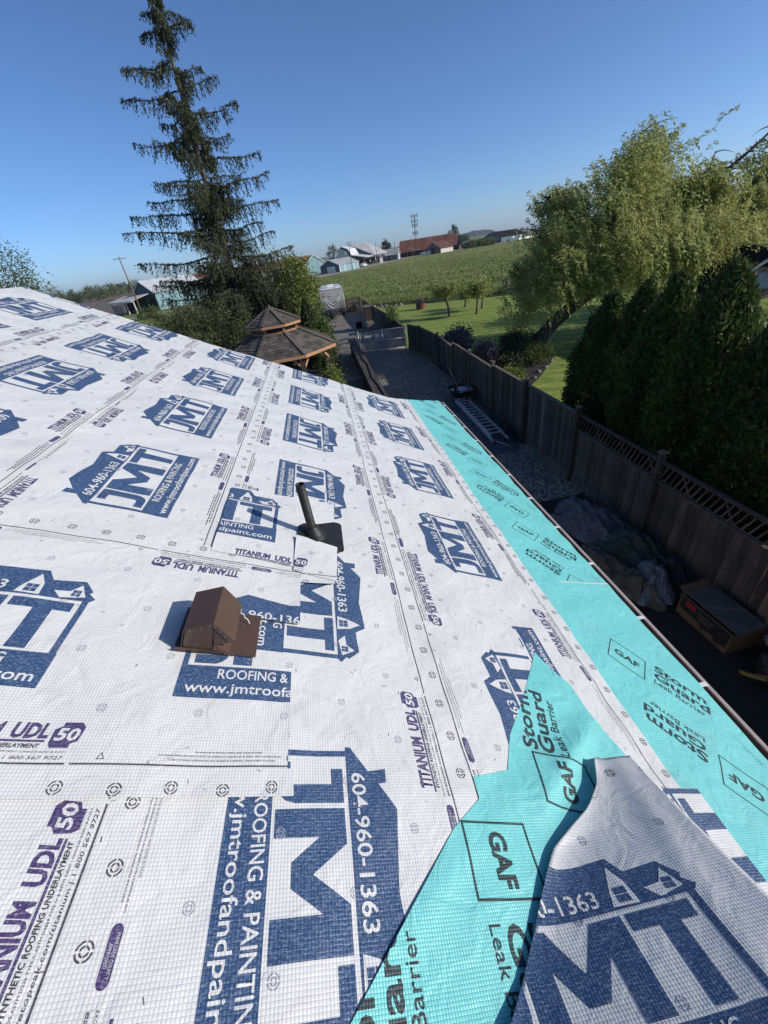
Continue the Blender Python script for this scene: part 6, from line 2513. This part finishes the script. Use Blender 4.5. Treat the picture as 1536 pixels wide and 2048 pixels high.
for _ in range(170):
    t_ = rngw.random()
    p = np.array((17.0 + 5.0 * t_, 19.3 + rngw.normal() * .5, 5.6 + 2.6 * t_ + rngw.normal() * .25))
    ln = rngw.uniform(.4, 1.1)
    n = int(ln / .045)
    s_ = np.linspace(0, 1, n)
    q_ = p + np.stack([ln * .8 * s_, rngw.normal() * .1 * s_, ln * (.25 * s_ - .75 * s_ ** 1.8)], 1) + rngw.normal(size=(n, 3)) * .05
    C_.append(q_)
    A_.append(np.stack([np.ones(n), np.zeros(n), .3 - 1.5 * s_], 1))
    tone.append(rngw.random(n) * .7)
# loose windblown shoots at the top
for _ in range(60):
    x_ = rngw.uniform(9.8, 19.0)
    p = np.array((x_, 20 + rngw.normal() * 1.2, float(np.interp(x_, TOPX, TOPZ)) - .35))
    ln = rngw.uniform(.4, 1.1)
    n = int(ln / .03)
    s_ = np.linspace(0, 1, n)
    q_ = p + np.stack([ln * .75 * s_, 0 * s_, ln * (.75 * s_ - .35 * s_ ** 2.2)], 1) + rngw.normal(size=(n, 3)) * .05
    C_.append(q_)
    A_.append(np.stack([np.ones(n), np.zeros(n), .8 - 1.3 * s_], 1))
    tone.append(rngw.random(n))
C_, A_, tone = np.concatenate(C_), np.concatenate(A_), np.concatenate(tone)
me = leaves_from(C_, A_, .17, .046, 'willow_leaf', 'crown', rngw, wb_, .45, tone)
add_mesh('crown', me, wil)
print('willow leaves', len(C_))

# trees farther right behind the willow
shrub('broadleaf_tree', 'dark green round tree behind the right side of the willow', (27.0, 24.0, 4.3), (3.4, 3.0, 2.9), 'shrub_leaf', (.20, .12), 190, 90, .4, 61, 'tree', barkm='bark_grey')
shrub('broadleaf_tree', 'shadowed tree at the right edge above the garden house', (25.0, 19.0, 3.6), (2.6, 2.4, 2.6), 'dark_leaf', (.17, .10), 150, 90, .34, 62, 'tree')
shrub('leafy_shrub', 'sunlit shrub at the right edge below the garden house', (15.4, 13.6, .9), (1.6, 1.2, .9), 'bright_leaf', (.14, .06), 90, 70, .2, 63)
# garden house at the right edge
gh = thing('garden_house', 'dark little garden house on posts with a pale edged roof at the right edge', 'garden house', (18.2, 17.0, 0))
hx0, hx1, hy0, hy1, zf, ze, za = 16.85, 19.5, 16.0, 18.2, 1.75, 2.85, 3.55
for (x, y) in ((hx0 + .1, hy0 + .1), (hx1 - .1, hy0 + .1), (hx0 + .1, hy1 - .1), (hx1 - .1, hy1 - .1)):
    m = MB()
    m.box((x, y, zf / 2), (.14, .14, zf))
    m.build('post', 'wall_timber', gh)
m = MB()
m.box(((hx0 + hx1) / 2, (hy0 + hy1) / 2, zf + .04), (hx1 - hx0 + .3, hy1 - hy0 + .3, .08))
m.build('floor', 'wall_timber', gh)
m = MB()
m.box(((hx0 + hx1) / 2, (hy0 + hy1) / 2, (zf + ze) / 2 + .04), (hx1 - hx0, hy1 - hy0, ze - zf))
m.build('wall', 'barn_dark', gh)
xm = (hx0 + hx1) / 2
for sg in (-1, 1):
    xe = xm + sg * 1.6
    m = MB()
    m.prism([(xm, hy0 - .25, za), (xe, hy0 - .25, ze - .05), (xe, hy1 + .25, ze - .05), (xm, hy1 + .25, za)], (0, 0, .06))
    m.build('roof_slope', 'roof_dark', gh)
    m = MB()
    m.bar((xm, hy0 - .28, za + .02), (xe, hy0 - .28, ze - .03), .05, .12)
    m.build('barge_board', 'roof_metal_grey' if sg > 0 else 'barn_blue', gh)
m = MB()
m.box((17.75, hy0 - .02, 2.4), (.95, .05, .62))
w = m.build('window', 'pane_blue', gh)
m = MB()
m.box((17.22, hy0 - .04, 2.4), (.09, .07, .8))
m.build('frame', 'fence_wood_pale', w)

# small fruit trees on the lawn
def fruit(label, x, y, H, seed, cr=(.75, .75, .62), lean=(0, 0), nb=9):
    r = np.random.default_rng(seed)
    T = thing('fruit_tree', label, 'fruit tree', (x, y, 0), 'small fruit trees on the lawn')
    mm = MB()
    th = H * .52
    top = np.array((x + lean[0], y + lean[1], th))
    mm.tube([(x, y, 0), (x + lean[0] * .3 + .04, y, th * .5), tuple(top)], [.10, .075, .065], 8)
    cc = []
    for k in range(nb):
        a = k * 2.4 + r.uniform(-.3, .3)
        d = np.array((math.cos(a) * cr[0], math.sin(a) * cr[1], r.uniform(.25, 1.0) * cr[2] * 1.3))
        q_ = top + d * r.uniform(.6, 1.0)
        mid = top + d * .45 + np.array((0, 0, -.06))
        mm.tube([tuple(top), tuple(mid), tuple(q_)], [.05, .035, .014], 5, False)
        cc += [q_, mid]
    mm.build('trunk', 'bark_grey', T)
    cc = np.array(cc)
    pts = np.repeat(cc, 130, 0) + r.normal(size=(len(cc) * 130, 3)) * .23
    me = leaves_from(pts, rand_dirs(len(pts), r), .15, .10, 'fruit_leaf', 'crown', r, (x, y, 0), .5)
    add_mesh('crown', me, T)


fruit('small fruit tree, leftmost and roundest of those on the lawn', 10.6, 36.0, 3.1, 71, (1.0, 1.0, .85), (-.35, 0), 11)
fruit('smallest fruit tree on the lawn, behind the other ones', 13.2, 39.6, 1.9, 72, (.45, .45, .45), (0, 0), 6)
fruit('fruit tree with pruned stubs, nearest of the right hand pair', 12.6, 34.9, 2.9, 73, (.55, .6, .8), (.05, 0), 8)
fruit('pale leaved fruit tree just behind the pruned one', 13.9, 37.2, 2.4, 74, (.7, .7, .7), (.0, 0), 9)
# brick planter, timbers, post, rocks at the lawn's far edge
pl = thing('brick_planter', 'small round brick planter standing on the lawn', 'planter', (9.9, 43.2, 0))
brk = MB()
brk.box((0, 0, 0), (.20, .10, .09))
bme_ = brk.mesh('brick', 'brick_red')
for lv in range(5):
    for k in range(12):
        a = 2 * math.pi * (k + .5 * (lv % 2)) / 12
        inst('brick', bme_, pl, (9.9 + .42 * math.cos(a), 43.2 + .42 * math.sin(a), .05 + lv * .098), Matrix.Rotation(a + math.pi / 2, 4, 'Z'))
shrub('planter_plant', 'dark red plant growing in the brick planter', (9.9, 43.2, .68), (.35, .35, .25), 'purple_leaf', (.12, .07), 18, 30, .1, 75, 'plant')
for i, (x0, y0, x1, y1, lab) in enumerate(((10.4, 47.3, 13.4, 45.9, 'long weathered timber beam at the lawn edge behind the brick planter'), (14.6, 45.3, 17.6, 43.9, 'weathered timber beam at the lawn edge behind the fruit trees'), (18.9, 43.0, 23.4, 42.2, 'dark timber beam at the lawn edge right of the grey post'))):
    m = MB()
    m.bar((x0, y0, .14), (x1, y1, .14), .22, .26)
    o = m.build('timber_beam', 'timber_edge', None, bevel=.02)
    tag(o, lab, 'timber', 'timbers along the far lawn edge')
m = MB()
m.box((18.7, 43.1, .75), (.22, .22, 1.5))
m.box((18.7, 43.1, 1.52), (.16, .16, .06))
o = m.build('wooden_post', 'timber_edge', None, bevel=.02)
tag(o, 'stout grey wooden post at the far lawn edge', 'post')


ORD = ['first', 'second', 'third', 'fourth', 'fifth', 'sixth', 'seventh', 'eighth', 'ninth']


def rock(label, x, y, s, seed, mm='rock', grp='stones at the lawn edge'):
    r = np.random.default_rng(seed)
    bm = bmesh.new()
    bmesh.ops.create_icosphere(bm, subdivisions=2, radius=1)
    for v in bm.verts:
        k = 1 + .18 * math.sin(v.co.x * 3 + seed) + .15 * math.sin(v.co.y * 4 + seed * 2) + r.uniform(-.06, .06)
        v.co = Vector((v.co.x * s * k, v.co.y * s * .8 * k, max(-.1, v.co.z * .7) * s * k)) + Vector((x, y, .02))
    me = bpy.data.meshes.new('rock')
    bm.to_mesh(me)
    bm.free()
    me.materials.append(MATS[mm])
    o = link(bpy.data.objects.new('rock', me))
    tag(o, label, 'rock', grp)


for i in range(9):
    t = i / 8
    rock('%s small stone from the yard fence along the far lawn edge' % ORD[i], 5.2 + t * 3.6, 51.2 - t * 2.6 + .2 * math.sin(i * 2), .15 + .08 * (i % 3), 80 + i)
for i, (x, y, s) in enumerate(((7.7, 15.5, .12), (8.45, 16.3, .10), (9.0, 17.0, .13), (9.6, 17.5, .10), (10.2, 18.1, .12), (10.7, 18.9, .10))):
    rock('%s grey stone from the fence edging the willow bed' % ORD[i], x, y, s, 95 + i, grp='stones edging the willow bed')
rock('pale boulder at the right end of the far timber beam', 23.6, 42.0, .55, 120)

# bed by the fence under the willow
shrub('flowering_shrub', 'purple flowering shrub leaning over the fence', (6.5, 20.8, 1.05), (.7, .85, .52), 'purple_leaf', (.12, .09), 60, 55, .17, 64)
shrub('flowering_shrub', 'lower purple shrub right of the larger one by the fence', (7.4, 19.3, .55), (.5, .5, .4), 'purple_leaf', (.12, .09), 50, 60, .15, 65)
shrub('leafy_shrub', 'dark low shrub in the willow bed beside the fence', (8.9, 19.3, .36), (.75, .75, .4), 'dark_leaf', (.12, .05), 60, 60, .17, 66)
shrub('leafy_shrub', 'dark spiky plants at the foot of the willow trunk', (9.6, 20.4, .6), (.9, .9, .65), 'dark_leaf', (.30, .035), 50, 50, .2, 67)
shrub('leafy_shrub', 'greyish low shrub at the front of the willow bed', (9.5, 18.5, .42), (.8, .7, .45), 'shrub_leaf', (.10, .05), 50, 60, .14, 68)
shrub('leafy_shrub', 'yellowish low plant behind the fence post by the willow bed', (7.1, 15.8, .35), (.5, .5, .34), 'bright_leaf', (.10, .06), 40, 60, .12, 69)
shrub('leafy_shrub', 'dark shrub filling the willow bed behind the post cap', (7.9, 17.6, .32), (.55, .55, .32), 'dark_leaf', (.10, .06), 50, 60, .15, 70)
shrub('climbing_plant', 'thin leafy climber on the fence beyond the chain link gate', (4.95, 31.0, 1.5), (.3, 1.6, .55), 'shrub_leaf', (.13, .08), 30, 24, .12, 76)
m = MB()
m.tube([(10.0, 18.25, 0), (10.05, 18.28, 1.45)], .022, 6)
o = m.build('garden_stake', 'fence_wood_pale', None)
tag(o, 'thin pale garden stake standing beside the willow trunk', 'stake')
crumple('white_stone', 'pale blue white lump on the willow bed by the fence', (6.75, 17.0, .35), (.28, .2, .12), 'tarp_pale', 25, 'cloth', amp=.4)
crumple('garden_ornament', 'small white ornament among the wire fence posts', (0.62, 24.6, .1), (.14, .14, .16), 'rag_pale', 26, 'ornament', amp=.3)

# --- far trees
def far_tree(label, x, y, H, R, seed, m_='far_leaf', leaf=None, grp='far trees', trunk=.3, nclump=34, per=46, name='far_tree'):
    r = np.random.default_rng(seed)
    d = math.hypot(x, y)
    leaf = leaf or max(.15, d * .0022)
    T = thing(name, label, 'tree', (x, y, 0), grp)
    c = (x, y, H * (trunk + (1 - trunk) / 2))
    pts, tone, cc = clump_points(c, (R, R, H * (1 - trunk) / 2), nclump, per, R * .22, r, .35, .05)
    me = leaves_from(pts, rand_dirs(len(pts), r), leaf, leaf * .6, m_, 'crown', r, (x, y, 0), .6, tone)
    add_mesh('crown', me, T)
    mm = MB()
    mm.tube([(x, y, 0), (x, y, H * .75)], [R * .09 + .05, .03], 6)
    for k in range(5):
        q_ = cc[k]
        mm.tube([(x, y, H * .3), tuple(q_)], [R * .05, .02], 4, False)
    mm.build('trunk', 'bark_grey', T)


far_tree('airy tree rising over the ridge at the left edge', -35.2, 60, 11.2, 3.6, 201, 'far_leaf', .26, trunk=.38, nclump=80, per=46)
far_tree('low wispy tree right of the airy one over the ridge', -31.8, 61, 7.3, 1.5, 202, 'far_leaf', .2, trunk=.3, nclump=26, per=34)
rf = random.Random(9)
adj = ['round', 'broad', 'pointed', 'tall', 'squat', 'bushy', 'loose', 'dark', 'pale', 'narrow', 'low', 'dense', 'ragged', 'small', 'leafy', 'wide', 'thin', 'spreading']
place = ['left end', 'left third', 'middle', 'right third', 'right end']
for i in range(20):
    az = rad(-29.0 + i * 0.50 + rf.uniform(-.15, .15))
    d = rf.uniform(440, 560)
    H = rf.uniform(7, 13) * (0.8 if i < 4 else 1.0)
    far_tree('tree number %s counted from the left in the far line beyond the ploughed field' % (['one', 'two', 'three', 'four', 'five', 'six', 'seven', 'eight', 'nine', 'ten', 'eleven', 'twelve', 'thirteen', 'fourteen', 'fifteen', 'sixteen', 'seventeen', 'eighteen', 'nineteen', 'twenty'][i]),
             d * math.sin(az), d * math.cos(az), H, rf.uniform(4, 7), 210 + i, 'far_leaf' if i % 3 else 'shrub_leaf', trunk=.08, nclump=22, per=40)
far_tree('grey green tree left of the gambrel barn', 10.6, 216, 10.2, 2.4, 240, trunk=.15)
far_tree('dark palm like tree behind the teal workshop', 45.0, 275, 9.3, 2.6, 241, 'dark_leaf', trunk=.45)
far_tree('tall dark conifer behind the right end of the rusty barn', 88.0, 284, 12.0, 3.0, 242, 'dark_leaf', trunk=.1, nclump=50)
far_tree('rounded green tree right of the rusty barn', 95.5, 288, 7.4, 4.0, 243, trunk=.05, nclump=40)
for i in range(6):
    t = i / 5
    far_tree('%s bush from the left in the hedge before the dark roofed building' % ['first', 'second', 'third', 'fourth', 'fifth', 'sixth'][i], 83 + t * 14, 243.0 + t * 2.0, 3.3 - .4 * abs(t - .5), 2.4, 250 + i, 'shrub_leaf', .5, grp='hedge before the dark building', trunk=.0, nclump=36, per=40, name='hedge_bush')

# ================================================================== air
hb = MB()
hb.box((-200, 1200, 30), (4800, 3600, 62))
hz_ = hb.build('haze', 'cable', None)
hz_.data.materials.clear()
hm_ = bpy.data.materials.new('air')
hm_.use_nodes = True
hn = hm_.node_tree.nodes
hn.remove(hn['Principled BSDF'])
pv2 = hn.new('ShaderNodeVolumePrincipled')
pv2.inputs['Color'].default_value = (0.82, 0.90, 1.0, 1)
pv2.inputs['Density'].default_value = 0.00015
pv2.inputs['Anisotropy'].default_value = 0.2
hm_.node_tree.links.new(pv2.outputs[0], hn['Material Output'].inputs['Volume'])
hz_.data.materials.append(hm_)
hz_['kind'] = 'stuff'
hz_['label'] = 'faint pale summer haze over the fields'
hz_['category'] = 'haze'
